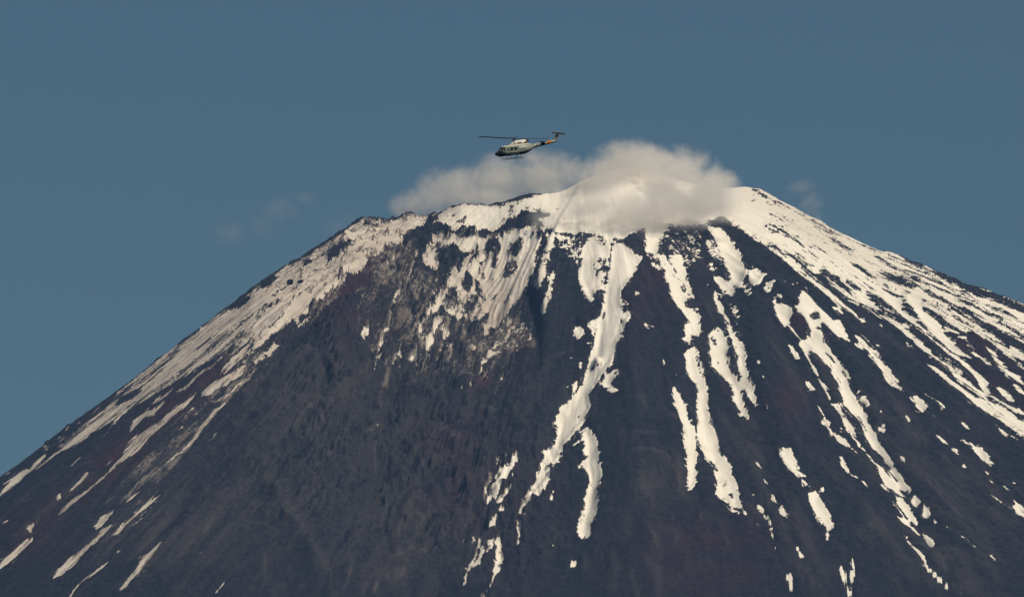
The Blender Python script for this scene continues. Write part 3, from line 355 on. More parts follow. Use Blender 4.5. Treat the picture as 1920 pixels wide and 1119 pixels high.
# ---------------------------------------------------------------- the mountain as a height field
XC, YC, ZS = 130.0, 14757.0, 2705.0
def axis(lo, hi, step, far, g=1.22):
    a = list(np.arange(lo, hi + step / 2, step)); s = step; x = a[-1]
    while x < far[1]: s *= g; x += s; a.append(x)
    s = step; x = lo; b = []
    while x > far[0]: s *= g; x -= s; b.append(x)
    return np.array(b[::-1] + a)
GX = axis(-985, 985, STEP, (-30000, 30000)); GY = axis(YC - 1830, YC + 60, STEP * 1.5, (-16000, 46000))
X, Y = np.meshgrid(GX, GY); NY, NX = X.shape
def slopes(th):                                     # th: 0 = right (+X), -90 = towards the camera
    c = np.cos(th); s = np.sin(th)
    r = np.maximum(c, 0) ** 1.3; l = np.maximum(-c, 0) ** 1.3
    k = .60 + (.44 - .60) * r + (.735 - .60) * l
    return k
def height(X, Y):
    dx = X - XC; dy = Y - YC; r = np.hypot(dx, dy); th = np.arctan2(dy, dx); s = slopes(th)
    r0 = 330 + 25 * np.cos(3 * th + 1); d = r - r0
    d = np.where(d > 0, d, 0) ; d1 = 1300.0; T = 2745.0; L = (T - s * d1) / s
    drop = np.where(d < d1, s * d, s * d1 + s * L * (1 - np.exp(-np.maximum(d - d1, 0) / L)))
    crater = 150 * np.clip((r0 - 60 - r) / 160, 0, 1) ** 1.0
    back = np.where(dy > 0, np.clip(dy / 250, 0, 1) * 30, 0)
    return ZS - drop - crater - back, r, th
H, RR, TH = height(X, Y)
# fit the skyline: the flank is raised or lowered until its outline is the surveyed one
su = np.array([p[0] for p in SIL]); sv = np.array([p[1] for p in SIL])
def skyline(H):
    u, v = project(X, Y, H); j0 = np.searchsorted(GY, YC - 2200); j1 = np.searchsorted(GY, YC + 1200)
    sub = v[j0:j1]; k = sub.argmin(0); i = np.arange(NX); return u[j0 + k, i], sub[k, i], GY[j0 + k], j0 + k
def smooth1(a, n):
    k = np.hanning(2 * n + 3); k /= k.sum(); return np.convolve(np.pad(a, n + 1, mode='edge'), k, 'valid')
fine = (GX > -985) & (GX < 985)
for it in range(5):
    u, v, ys, k = skyline(H); e = v - np.interp(u, su, sv)           # + : model too low
    e = np.where(fine, e, 0); i0 = np.where(fine)[0][0]; i1 = np.where(fine)[0][-1]
    taper = np.ones(NX); 
    e[:i0] = e[i0] * np.exp((GX[:i0] - GX[i0]) / 900); e[i1 + 1:] = e[i1] * np.exp(-(GX[i1 + 1:] - GX[i1]) / 900)
    big = smooth1(e, 40)
    H = H + big[None, :] * np.exp(-np.maximum(RR - 1500, 0) / 1500)
# relief: crests, steps, hollows
REL = np.zeros((RH, RW), np.float32)
def crest(s, A, wd, fade=0):
    reg, D, S, R = distline(ppts(s), wd * 3); REL[reg] += A * np.exp(-(D / wd) ** 1.6) * np.sin(np.pi * np.clip(R * .9 + .05, 0, 1)) ** .4
def step(s, A, wd, edge, side=1):
    reg, D, S, R = distline(ppts(s), wd * 3); sd = D * S * side
    REL[reg] += A * np.where(sd > 0, np.exp(-sd / wd) * np.clip(sd / edge, 0, 1), 0) * np.sin(np.pi * np.clip(R * .94 + .03, 0, 1)) ** .5
def bump(u, v, ru, rv, A, rot=0): blob(REL, u, v, ru, rv, A, rot)
crest("800,412 745,455 700,487 655,525 600,570 520,610 440,690 360,770 250,880 150,980", 16, 40)
crest("1020,400 1030,450 1025,500 1012,545 1016,600 1018,665 990,740 960,840 925,930 895,1050 880,1119", 16, 60)
step("1040,440 1020,480 1000,530 998,565 1008,610 1012,665", 20, 60, 10, -1)
step("998,540 1003,575 1010,620 1012,668", -14, 26, 6, 1)
step("1012,668 985,760 955,850 925,930 880,1119", 8, 90, 14, -1)
bump(905, 540, 85, 120, -20, 15); bump(840, 560, 20, 80, 6, 20); bump(775, 545, 24, 42, 16, 15); bump(776, 592, 22, 14, -14)
bump(1100, 700, 18, 10, 0); bump(1120, 685, 9, 12, 6); bump(980, 440, 8, 5, 4); bump(640, 468, 26, 10, 9, -40); bump(480, 560, 30, 8, 5, -38)
crest("470,850 500,900 545,965 585,1040 610,1119", 10, 22); crest("720,890 660,970 620,1040 600,1119", -9, 14); crest("605,690 615,730 600,780 610,820", -9, 12); crest("600,730 580,720 560,760", 6, 16)
crest("800,905 830,925 860,930 900,905", -7, 8); crest("700,700 690,790 710,880 705,960", -8, 26); crest("850,760 800,850 760,950 720,1080", 9, 40); crest("770,440 830,432 900,440 960,440 1000,420", 6, 14)
crest("690,500 650,600 560,700 480,800", 7, 26); crest("880,880 820,960 780,1060", 7, 24); crest("820,800 860,770 920,760", -6, 12); crest("845,600 800,640 760,760 735,880", 7, 16)
crest("1250,480 1262,640 1260,760 1275,900", 9, 26); crest("1400,520 1430,700 1480,860 1500,1000 1520,1119", 9, 26); crest("1190,600 1180,780 1170,1000", 7, 40); crest("1480,540 1600,720 1700,860 1850,1060", 8, 26)
crest("1150,480 1130,620 1090,740 1010,880 975,990", -6, 16); crest("1100,800 1110,900 1095,1000", -4, 10); crest("1290,660 1325,820 1370,960", -5, 12); crest("1340,640 1400,760", -4, 14); crest("1540,620 1620,780 1700,930 1780,1080", -6, 20)
crest("1380,440 1480,560 1600,690 1760,850", 8, 22); crest("1400,352 1560,460 1700,560 1920,700", 6, 22); crest("1350,420 1420,480 1500,570", -7, 12)
crest("620,560 700,640 780,700", -5, 12); crest("560,640 650,640 700,600", 4, 20)
# scattered crags on the weathered left face
ROUGH = np.zeros((RH, RW), np.float32)
for b in [(760, 600, 230, 180, 1), (820, 900, 220, 160, .9), (560, 850, 180, 160, .5), (880, 450, 180, 60, .8), (650, 620, 120, 60, .8), (1800, 600, 150, 100, .35, 30), (960, 1000, 90, 120, .5)]: blob(ROUGH, *b)
ROUGH = np.clip(ROUGH, .12, 1)
REL *= 1.45
u0, v0 = project(X, Y, H)
inside = (np.clip((u0 + 60) / 60, 0, 1) * np.clip((1980 - u0) / 60, 0, 1) * np.clip((1180 - v0) / 60, 0, 1)).astype(np.float32) * (Y < YC + 40)
reln = sample(blur(REL, 2), u0, v0) * inside
H = H + reln + 8 * sample(blur(TONE, 1), u0, v0) * inside
H = H - 9 * sample(blur(SNOW, 5) - blur(SNOW, 26), u0, v0) * inside * np.clip((RR - 380) / 200, 0, 1)
# ribs and runnels running down the fall line
A1 = TH * 360 / np.pi / 2                            # degrees
far = np.exp(-np.maximum(RR - 2500, 0) / 3000)
warp = fbm(X / 160, Y / 160, 3, 3) * 1.1
ribs = fbm((A1 + warp) / 3.2, RR / 900, 20, 4, .55); fineribs = fbm((A1 + warp * .8) / .8, RR / 260, 31, 4, .6, True)
onset = np.clip((RR - 340) / 420, 0, 1)
rough = sample(ROUGH, u0, v0) * inside + .35 * (1 - inside)
midribs = fbm((A1 + warp * 1.3) / 1.7, RR / 420, 37, 4, .6, True)
H = H + (ribs * 7 + midribs * 14 * rough + fineribs * 3.2 * (.2 + rough)) * onset * far
crag = fbm((X + Y * .25) / 46, Y / 60, 45, 5, .58, True); crag2 = fbm(X / 13 + fbm(X / 40, Y / 40, 71, 2) * 1.2, Y / 17, 55, 4, .62, True)
strat = fbm(X / 110, H / 5.5 + X * .02, 63, 3, .6)
# exact skyline last, a short way round the rim only
for it in range(4):
    u, v, ys, k = skyline(H); e = np.where(fine, v - np.interp(u, su, sv), 0); e = np.clip(e, -30, 30)
    e = smooth1(e, 1)
    H = H + e[None, :] * np.exp(-((Y - ys[None, :]) / 90) ** 2)
U, V = project(X, Y, H)
inframe = ((U > -55) & (U < 1975) & (V < 1175) & (Y < YC + 260))
# snow depth index
m0 = .6 * sample(SNOW, U, V) + .4 * sample(blur(SNOW, 1), U, V); m2 = sample(blur(SNOW, 5), U, V)
streak = fbm((A1 + warp * .1) / .20, RR / 60, 81, 4, .7); speck = fbm(X / 9 + fbm(X / 30, Y / 40, 171, 2), Y / 13, 91, 4, .9) * 1.5
w2 = np.clip(4 * m2 * (1 - m2), 0, 1)
leftflank = np.clip((620 - U) / 250, 0, 1); rightflank = np.clip((U - 1400) / 140, 0, 1)
sideness = np.maximum(leftflank, rightflank)
nz = streak * (.35 + .65 * sideness) + speck * (.75 - .55 * sideness)
tsn = m0 * .85 + m2 * .15 - .485 + nz * (.10 + 1.45 * w2) - .06 * sideness * np.clip(np.abs(U - 1000) / 500, 0, 1)
tsn = np.where((m0 < .015) & (m2 < .02), -.5, tsn)
alt = np.clip((H - 1900) / 700, 0, 1); tout = alt * 1.6 - .8 + streak * .5 + ribs * -.6
win = np.clip((U + 55) / 50, 0, 1) * np.clip((1985 - U) / 60, 0, 1) * (V < 1175) * np.clip((YC + 260 - Y) / 60, 0, 1)
tsn = (tsn * win + tout * (1 - win)).astype(np.float32)
snowy = np.clip(tsn * 3 + .5, 0, 1)
# small relief: rock rough, snow smooth
crag3 = fbm((A1 + warp) / .55, RR / 70, 141, 4, .65, True)
micro = (crag * 22 * rough + crag2 * 5.5 * (.15 + rough) + strat * 6.0 * rough + crag3 * 6 * onset * (.15 + rough)) * far * np.clip((RR - 200) / 200, 0, 1)
H = H + micro * (1 - .8 * snowy) + snowy * streak * .35
zc = np.interp(0, GY, H[:, np.argmin(abs(GX))]) + 1.8; H = H - zc * np.clip(1 - np.hypot(X, Y) / 3000, 0, 1)   # even ground by the camera
def make_grid_mesh(name, Z, faces, attrs):
    used = np.unique(faces); remap = np.full(NX * NY, -1, np.int64); remap[used] = np.arange(len(used))
    f = remap[faces].astype(np.int32); co = np.stack([X.ravel()[used], Y.ravel()[used], Z.ravel()[used]], 1).astype(np.float32)
    me = bpy.data.meshes.new(name); me.vertices.add(len(co)); me.vertices.foreach_set('co', co.ravel())
    me.loops.add(f.size); me.loops.foreach_set('vertex_index', f.ravel()); me.polygons.add(len(f))
    me.polygons.foreach_set('loop_start', np.arange(0, f.size, 4, dtype=np.int32)); me.polygons.foreach_set('loop_total', np.full(len(f), 4, np.int32))
    me.update(calc_edges=True); me.polygons.foreach_set('use_smooth', np.ones(len(f), bool))
    for k, a in attrs.items():
        at = me.attributes.new(k, 'FLOAT', 'POINT'); at.data.foreach_set('value', np.ascontiguousarray(a.ravel()[used], dtype=np.float32))
    return me
ii = (np.arange(NY - 1)[:, None] * NX + np.arange(NX - 1)[None, :]).ravel()
ALLF = np.stack([ii, ii + 1, ii + NX + 1, ii + NX], 1)

# ---------------------------------------------------------------- materials of the slope
def N(nt, t, **k):
    n = nt.nodes.new('ShaderNode' + t)
    for a, b in k.items():
        if a.startswith('i'): n.inputs[int(a[1:])].default_value = b
        else: setattr(n, a, b)
    return n
def new_mat(name):
    m = bpy.data.materials.new(name); m.use_nodes = True; m.node_tree.nodes.clear(); return m, m.node_tree
def mixc(nt, f, a, b):
    n = N(nt, 'Mix', data_type='RGBA')
    for s, k in ((f, 0), (a, 6), (b, 7)):
        if hasattr(s, 'links'): nt.links.new(s, n.inputs[k])
        else: n.inputs[k].default_value = s
    return n.outputs[2]
def mth(nt, op, a, b=0., c=0., clamp=False):
    n = N(nt, 'Math', operation=op, use_clamp=clamp)
    for s, k in ((a, 0), (b, 1), (c, 2)):
        if hasattr(s, 'links'): nt.links.new(s, n.inputs[k])
        else: n.inputs[k].default_value = s
    return n.outputs[0]
def noise(nt, vec, sc, det=4, rough=.6, dist=0):
    n = N(nt, 'TexNoise'); n.inputs['Scale'].default_value = sc; n.inputs['Detail'].default_value = det; n.inputs['Roughness'].default_value = rough; n.inputs['Distortion'].default_value = dist
    nt.links.new(vec, n.inputs['Vector']); return n.outputs[0]
def slope_vec(nt):
    """angle round the summit, distance from it, height: stretches a pattern along the fall line"""
    g = N(nt, 'NewGeometry'); s = N(nt, 'VectorMath', operation='SUBTRACT'); nt.links.new(g.outputs['Position'], s.inputs[0]); s.inputs[1].default_value = (XC, YC, 0)
    x = N(nt, 'SeparateXYZ'); nt.links.new(s.outputs[0], x.inputs[0])
    a = mth(nt, 'ARCTAN2', x.outputs[1], x.outputs[0]); r = mth(nt, 'SQRT', mth(nt, 'ADD', mth(nt, 'MULTIPLY', x.outputs[0], x.outputs[0]), mth(nt, 'MULTIPLY', x.outputs[1], x.outputs[1])))
    c = N(nt, 'CombineXYZ'); nt.links.new(mth(nt, 'MULTIPLY', a, 900), c.inputs[0]); nt.links.new(mth(nt, 'MULTIPLY', r, .09), c.inputs[1]); return s.outputs[0], c.outputs[0]
def attr(nt, name): n = N(nt, 'Attribute', attribute_name=name); return n.outputs['Fac']
def ramp(nt, f, lo, hi):
    n = N(nt, 'MapRange'); nt.links.new(f, n.inputs[0]); n.inputs[1].default_value = lo; n.inputs[2].default_value = hi; return n.outputs[0]
def bump_node(nt, h, st, dist):
    b = N(nt, 'Bump'); b.inputs['Strength'].default_value = st; b.inputs['Distance'].default_value = dist; nt.links.new(h, b.inputs['Height']); return b.outputs[0]

rock, nt = new_mat('volcanic_rock')
pos, fall = slope_vec(nt)
n1 = noise(nt, pos, .012, 5, .6); n2 = noise(nt, pos, .09, 5, .7); n3 = noise(nt, fall, .06, 6, .72); n4 = noise(nt, pos, .45, 4, .75)
base = mixc(nt, ramp(nt, n2, .36, .64), (.003, .005, .012, 1), (.022, .024, .030, 1))
base = mixc(nt, mth(nt, 'MULTIPLY', ramp(nt, n3, .48, .72), .55), base, (.052, .045, .048, 1))
redf = mth(nt, 'MULTIPLY', attr(nt, 'red'), ramp(nt, n1, .3, .6)); base = mixc(nt, mth(nt, 'MULTIPLY', redf, .7, clamp=True), base, (.052, .017, .024, 1))
palef = mth(nt, 'MULTIPLY', attr(nt, 'pale'), mth(nt, 'MULTIPLY', ramp(nt, n3, .38, .62), ramp(nt, n4, .25, .7))); base = mixc(nt, mth(nt, 'MULTIPLY', palef, .9, clamp=True), base, (.105, .090, .080, 1))
base = mixc(nt, mth(nt, 'MULTIPLY', attr(nt, 'dust'), ramp(nt, mth(nt, 'ADD', noise(nt, fall, .11, 6, .75), mth(nt, 'MULTIPLY', attr(nt, 'dust'), .35)), .55, .78)), base, (.30, .25, .22, 1))
wsp = attr(nt, 'wisp'); wn = mth(nt, 'ADD', mth(nt, 'MULTIPLY', noise(nt, fall, .075, 7, .78, .3), .7), mth(nt, 'MULTIPLY', noise(nt, pos, .16, 5, .7), .3))
base = mixc(nt, mth(nt, 'MULTIPLY', ramp(nt, mth(nt, 'ADD', wn, mth(nt, 'MULTIPLY', wsp, .14)), .60, .68), mth(nt, 'MINIMUM', mth(nt, 'MULTIPLY', wsp, 1.6), .85)), base, (.30, .26, .235, 1))
tn = attr(nt, 'tone'); grit = ramp(nt, mth(nt, 'ADD', mth(nt, 'MULTIPLY', n4, .5), mth(nt, 'MULTIPLY', noise(nt, fall, .16, 5, .7), .5)), .38, .62)
base = mixc(nt, mth(nt, 'MULTIPLY', mth(nt, 'MULTIPLY', tn, mth(nt, 'ADD', mth(nt, 'MULTIPLY', grit, 1.1), .1)), 1.25, clamp=True), base, (.118, .104, .102, 1))
base = mixc(nt, mth(nt, 'MULTIPLY', mth(nt, 'MULTIPLY', tn, -1), .85, clamp=True), base, (.003, .005, .009, 1))  # negative tone: shade of clefts and steep walls painted into the rock colour
base = mixc(nt, mth(nt, 'MULTIPLY', ramp(nt, n4, .68, .78), mth(nt, 'MULTIPLY', ramp(nt, n1, .4, .7), .35)), base, (.15, .13, .12, 1))
rag = mth(nt, 'MULTIPLY', mth(nt, 'SUBTRACT', mth(nt, 'ADD', mth(nt, 'MULTIPLY', noise(nt, pos, .22, 6, .8), .6), mth(nt, 'MULTIPLY', noise(nt, fall, .22, 6, .8), .4)), .5), 1.5)
fl = mth(nt, 'ADD', attr(nt, 'depth'), mth(nt, 'MULTIPLY', rag, mth(nt, 'MULTIPLY', ramp(nt, mth(nt, 'ABSOLUTE', attr(nt, 'depth')), .44, .18), 1.7))); flk = ramp(nt, fl, .035, .06)
base = mixc(nt, flk, base, (.72, .69, .64, 1))
low = ramp(nt, N(nt, 'SeparateXYZ').outputs[2], 0, 1)
b = N(nt, 'BsdfPrincipled'); b.inputs['Roughness'].default_value = .95; b.inputs['Specular IOR Level'].default_value = .15
nt.links.new(base, b.inputs['Base Color']); nt.links.new(bump_node(nt, mth(nt, 'ADD', mth(nt, 'MULTIPLY', n2, 2.0), n4), .9, 3.0), b.inputs['Normal'])
o = N(nt, 'OutputMaterial'); nt.links.new(b.outputs[0], o.inputs[0])

snow, nt = new_mat('old_snow')
pos, fall = slope_vec(nt)
s1 = noise(nt, fall, .05, 5, .65); s2 = noise(nt, fall, .3, 4, .7); s3 = noise(nt, pos, .02, 4, .6); s4 = noise(nt, pos, .22, 4, .7)
base = mixc(nt, ramp(nt, s3, .35, .7), (.77, .745, .695, 1), (.70, .67, .615, 1))
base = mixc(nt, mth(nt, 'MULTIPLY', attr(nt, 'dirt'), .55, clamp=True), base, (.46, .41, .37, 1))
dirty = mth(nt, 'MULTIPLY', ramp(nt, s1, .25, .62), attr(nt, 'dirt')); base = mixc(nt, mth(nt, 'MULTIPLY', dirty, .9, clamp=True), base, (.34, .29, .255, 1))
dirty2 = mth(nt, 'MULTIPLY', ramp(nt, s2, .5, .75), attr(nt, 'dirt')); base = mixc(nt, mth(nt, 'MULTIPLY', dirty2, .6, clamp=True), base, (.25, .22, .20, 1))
rag = mth(nt, 'MULTIPLY', mth(nt, 'SUBTRACT', mth(nt, 'ADD', mth(nt, 'MULTIPLY', noise(nt, pos, .22, 6, .8), .6), mth(nt, 'MULTIPLY', noise(nt, fall, .22, 6, .8), .4)), .5), 1.5)
fl = mth(nt, 'ADD', attr(nt, 'depth'), mth(nt, 'MULTIPLY', rag, mth(nt, 'MULTIPLY', ramp(nt, mth(nt, 'ABSOLUTE', attr(nt, 'depth')), .44, .18), 1.7))); thin = ramp(nt, fl, .03, .005)
base = mixc(nt, thin, base, (.022, .023, .029, 1))
b = N(nt, 'BsdfPrincipled'); b.inputs['Roughness'].default_value = .85; b.inputs['Specular IOR Level'].default_value = .2
nt.links.new(base, b.inputs['Base Color']); nt.links.new(bump_node(nt, mth(nt, 'ADD', s1, mth(nt, 'MULTIPLY', s4, .6)), .28, 2.0), b.inputs['Normal'])
o = N(nt, 'OutputMaterial'); nt.links.new(b.outputs[0], o.inputs[0])

# ---------------------------------------------------------------- rock mesh, snow meshes
DIRT = np.zeros((RH, RW), np.float32)
for bb in [(560, 560, 330, 90, .9, -40), (700, 480, 90, 50, 1), (900, 540, 120, 110, .7), (560, 520, 120, 60, .6, -38), (300, 760, 300, 80, .8, -42), (200, 1000, 300, 160, .8), (1060, 760, 30, 60, .25), (1320, 900, 60, 150, .15), (1500, 400, 130, 50, .45, 32), (1750, 560, 250, 40, .3, 30), (950, 620, 90, 90, .6)]: blob(DIRT, *bb)
inf = inframe.astype(np.float32)
red = np.clip(sample(RED, U, V), 0, 1) * inf; pale = np.clip(sample(PALE, U, V), 0, 1) * inf
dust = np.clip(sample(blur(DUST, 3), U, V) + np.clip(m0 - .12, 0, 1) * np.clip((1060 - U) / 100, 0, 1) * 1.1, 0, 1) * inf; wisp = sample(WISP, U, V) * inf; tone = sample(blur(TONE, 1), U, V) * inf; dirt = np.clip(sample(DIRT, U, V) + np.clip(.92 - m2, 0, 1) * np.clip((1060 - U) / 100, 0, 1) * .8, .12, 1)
depr = np.where(tsn < -.15, np.maximum(tsn, -.5 + .75 * np.clip(sample(blur(SNOW, 15), U, V), 0, .45) * inf), tsn)
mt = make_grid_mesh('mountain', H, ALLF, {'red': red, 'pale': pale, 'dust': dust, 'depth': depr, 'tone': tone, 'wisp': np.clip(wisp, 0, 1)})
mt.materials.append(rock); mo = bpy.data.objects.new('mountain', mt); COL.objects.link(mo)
mo['kind'] = 'structure'; mo['label'] = 'dark volcanic mountain cone with ribbed cinder slopes and reddish bands'
thick = np.clip(tsn * 9, -1.3, 1.6)
ft = thick.ravel()[ALLF]; keep = ft.max(1) > 0
cen = ALLF[:, 0]
ids = sample(IDS.astype(np.float32), np.rint(U), np.rint(V)).astype(np.int16) * (inf > 0)
# spread each patch's number a little over its ragged rim
IDW = IDS.copy()
for _ in range(5):
    for ax in (0, 1):
        for s in (1, -1):
            r = np.roll(IDW, s, ax); IDW = np.where(IDW == 0, r, IDW)
ui = np.clip(np.rint(U).astype(int) + M0, 0, RW - 1); vi = np.clip(np.rint(V).astype(int) + M0, 0, RH - 1)
idv = IDW[vi, ui] * (inf > 0); fid = np.where(keep, idv.ravel()[cen], -1)
LAB = {35: 'lower of two blocky snow remnants below the largest gully, shaped like a notched diamond', 1: 'broad snow tongue running from the summit cloud down to a thin tail left of centre', 2: 'ragged snow column below the cloud ending in two short prongs', 3: 'wide snow gully right of centre narrowing to a point under the cloud',
       4: 'narrow snow tongue with a blunt square foot standing alone on black scree', 5: 'thin wavering snow thread between the ragged column and the forked right gully', 6: 'largest snow gully of the right slope, split around a dark oval of rock',
       7: 'short snow strip tapering downhill just above the thick banana shaped patch', 8: 'banana shaped snow patch with a thin tail pointing down, lower right slope', 9: 'V shaped forked snow patch at the bottom edge right of centre', 10: 'ragged snow patch on dark rock just left of the long right hand snow strands',
       11: 'small round snow patch right of the largest forked gully', 12: 'small slanting snow sliver left of the lower end of the largest gully', 13: 'upper of two blocky snow remnants directly below the largest gully', 14: 'curved snow streak with a hooked end below the largest gully',
       15: 'long thin curved snow streak reaching the bottom edge at lower right', 16: 'slim snow dash low on the right slope, right of the hooked streak', 17: 'stubby snow spike high on the right, alone below the long strands', 18: 'small leaf shaped snow patch left of the banana patch tail',
       19: 'small upright snow patch at the bottom edge, left of the V shaped one', 20: 'small lace edged snow patch just left of the broad tongue', 21: 'bracket shaped snow patch just right of the broad tongue', 22: 'long snow gully ending in a pitted, forked foot right of centre',
       23: 'slim snow finger left of the pitted long gully, pointed at both ends', 24: 'pair of joined snow lobes tapering to sharp points right of the long gully', 25: 'tiny lone snow patch on black scree below the blunt footed tongue', 26: 'slanting snow patch at the edge of the left face, left of the broad tongue tail',
       27: 'lowest upright snow strip on the left face beside the bottom edge', 28: 'snow wedge cut off by the left edge of the photo', 29: 'frayed smoky snow streak on the lower left flank', 30: 'curved snow streak touching the bottom edge at lower left',
       31: 'snow streak widest in the middle, rightmost of the lower left streaks', 32: 'straight thin snow streak above and between the lower left streaks', 33: 'forked snow patch on the reddish band of the left flank', 34: 'bright tall snow patch under the cloud, left of the broad tongue'}
H2 = H + thick
def biggest(mask):
    """the largest connected piece of a set of grid faces"""
    idx = np.where(mask)[0]; left = set(idx.tolist()); best = []; W = NX - 1
    while left:
        s = left.pop(); st = [s]; comp = [s]
        while st:
            q = st.pop()
            for n_ in (q - 1, q + 1, q - W, q + W):
                if n_ in left: left.discard(n_); st.append(n_); comp.append(n_)
        if len(comp) > len(best): best = comp
    return np.array(best)
for pid in LAB:
    mk = fid == pid
    if mk.sum() > 12: bg_ = biggest(mk); fid[mk] = 0; fid[bg_] = pid
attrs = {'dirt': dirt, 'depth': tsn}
for pid in [0] + sorted(LAB):
    fm = fid == pid
    if fm.sum() < 12: print('few faces for patch', pid, fm.sum()); continue
    nm = 'snow' if pid == 0 else 'snow_patch'
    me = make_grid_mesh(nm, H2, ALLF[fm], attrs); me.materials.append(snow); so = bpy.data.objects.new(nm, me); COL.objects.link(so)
    if pid == 0: so['kind'] = 'structure'; so['label'] = 'old snow lying over the summit, shoulders and upper gullies'
    else: so['label'] = LAB[pid]; so['category'] = 'snow patch'; so['group'] = 'snow patches left on the slope'
print('terrain', NX, NY, 'tris', 2 * len(ALLF), 'snow tris', 2 * keep.sum())
def ground_at(u, v, tol=3.0):
    """the visible vertex of the slope nearest a photo pixel"""
    q = np.where(inframe, np.hypot(U - u, V - v), 1e9); i = np.where(q < tol); 
    if len(i[0]) == 0: i = np.unravel_index(q.argmin(), q.shape); return Vector((X[i], Y[i], H2[i]))
    k = Y[i].argmin(); a, b = i[0][k], i[1][k]; return Vector((X[a, b], Y[a, b], max(H[a, b], H2[a, b])))

# ---------------------------------------------------------------- haze: one closed box of even air
def box_mesh(name, lo, hi):
    bm = bmesh.new(); bmesh.ops.create_cube(bm, size=1); me = bpy.data.meshes.new(name)
    for v_ in bm.verts: v_.co = Vector([(lo[k] + hi[k]) / 2 + v_.co[k] * (hi[k] - lo[k]) for k in range(3)])
    bm.to_mesh(me); bm.free(); return me
hz, nt = new_mat('haze'); pv = N(nt, 'VolumePrincipled'); pv.inputs['Color'].default_value = HAZE_COL; pv.inputs['Density'].default_value = HAZE_D; pv.inputs['Anisotropy'].default_value = 0.0
o = N(nt, 'OutputMaterial'); nt.links.new(pv.outputs[0], o.inputs[1])
he = bpy.data.objects.new('haze', box_mesh('haze', (GX[0] - 50, GY[0] - 50, float(H.min()) - 1), (GX[-1] + 50, GY[-1] + 50, HAZE_TOP))); he.data.materials.append(hz); COL.objects.link(he); he['kind'] = 'stuff'

# ---------------------------------------------------------------- the helicopter
def flat_mat(name, col, rough=.5, metal=0., spec=.4, grain=0.):
    m, nt = new_mat(name); b = N(nt, 'BsdfPrincipled'); b.inputs['Roughness'].default_value = rough; b.inputs['Metallic'].default_value = metal; b.inputs['Specular IOR Level'].default_value = spec
    tc = N(nt, 'TexCoord'); n = noise(nt, tc.outputs['Object'], 3.0, 4, .6); c2 = tuple(c * (1 - grain) for c in col[:3]) + (1,)
    nt.links.new(mixc(nt, ramp(nt, n, .35, .7), col, c2), b.inputs['Base Color']); o = N(nt, 'OutputMaterial'); nt.links.new(b.outputs[0], o.inputs[0]); return m
M_GREY = flat_mat('grey_green_paint', (.18, .205, .185, 1), .45, grain=.18); M_NAVY = flat_mat('dark_belly_paint', (.012, .022, .026, 1), .35, grain=.3)
M_WHITE = flat_mat('white_paint', (.62, .60, .54, 1), .4, grain=.08); M_BLACK = flat_mat('black_paint', (.008, .009, .010, 1), .45, grain=.2)
M_GLASS = flat_mat('dark_glass', (.012, .018, .026, 1), .08, spec=.8); M_BLADE = flat_mat('rotor_blade_black', (.010, .010, .013, 1), .5, grain=.3)
M_ORANGE = flat_mat('orange_paint', (.45, .14, .0, 1), .9, spec=0, grain=.15); M_STEEL = flat_mat('dull_steel', (.10, .10, .10, 1), .4, .8, grain=.2); M_GRILLE = flat_mat('intake_grille_grey', (.20, .18, .14, 1), .6, grain=.5)
M_BROWN = flat_mat('tail_rotor_brown', (.035, .018, .012, 1), .5, grain=.3); M_GREEN = flat_mat('green_tinted_glass', (.01, .06, .035, 1), .1, spec=.8); M_RED = flat_mat('red_lamp_glass', (.35, .03, .02, 1), .2)
M_LETTER = flat_mat('dark_lettering', (.085, .085, .07, 1), .6)
# two tone hull: pale above a waterline, dark below, in the hull's own coordinates
M_HULL, nt = new_mat('two_tone_hull_paint'); tc = N(nt, 'TexCoord'); sx = N(nt, 'SeparateXYZ'); nt.links.new(tc.outputs['Object'], sx.inputs[0])
line = mth(nt, 'ADD', mth(nt, 'MULTIPLY', mth(nt, 'MAXIMUM', mth(nt, 'MULTIPLY', sx.outputs[0], -1), 1.2), .17), .62 - .2)
line = mth(nt, 'ADD', line, mth(nt, 'MULTIPLY', mth(nt, 'MAXIMUM', mth(nt, 'SUBTRACT', sx.outputs[0], 1.6), 0), .16))
above = ramp(nt, mth(nt, 'SUBTRACT', sx.outputs[2], line), -.02, .02)
gn = noise(nt, tc.outputs['Object'], 2.2, 4, .6); g = mixc(nt, ramp(nt, gn, .3, .7), (.21, .245, .23, 1), (.175, .20, .185, 1))
nose = ramp(nt, mth(nt, 'SUBTRACT', sx.outputs[0], mth(nt, 'MULTIPLY', sx.outputs[2], .25)), 2.72, 2.74)
band = mth(nt, 'MULTIPLY', ramp(nt, mth(nt, 'ADD', sx.outputs[0], mth(nt, 'MULTIPLY', sx.outputs[2], .35)), -4.72, -4.74), ramp(nt, sx.outputs[0], -6.02, -6.0))
c = mixc(nt, above, (.012, .022, .027, 1), g); c = mixc(nt, nose, c, (.007, .009, .011, 1)); c = mixc(nt, band, c, (.008, .012, .013, 1))
b = N(nt, 'BsdfPrincipled'); b.inputs['Roughness'].default_value = .42; nt.links.new(c, b.inputs['Base Color']); o = N(nt, 'OutputMaterial'); nt.links.new(b.outputs[0], o.inputs[0])

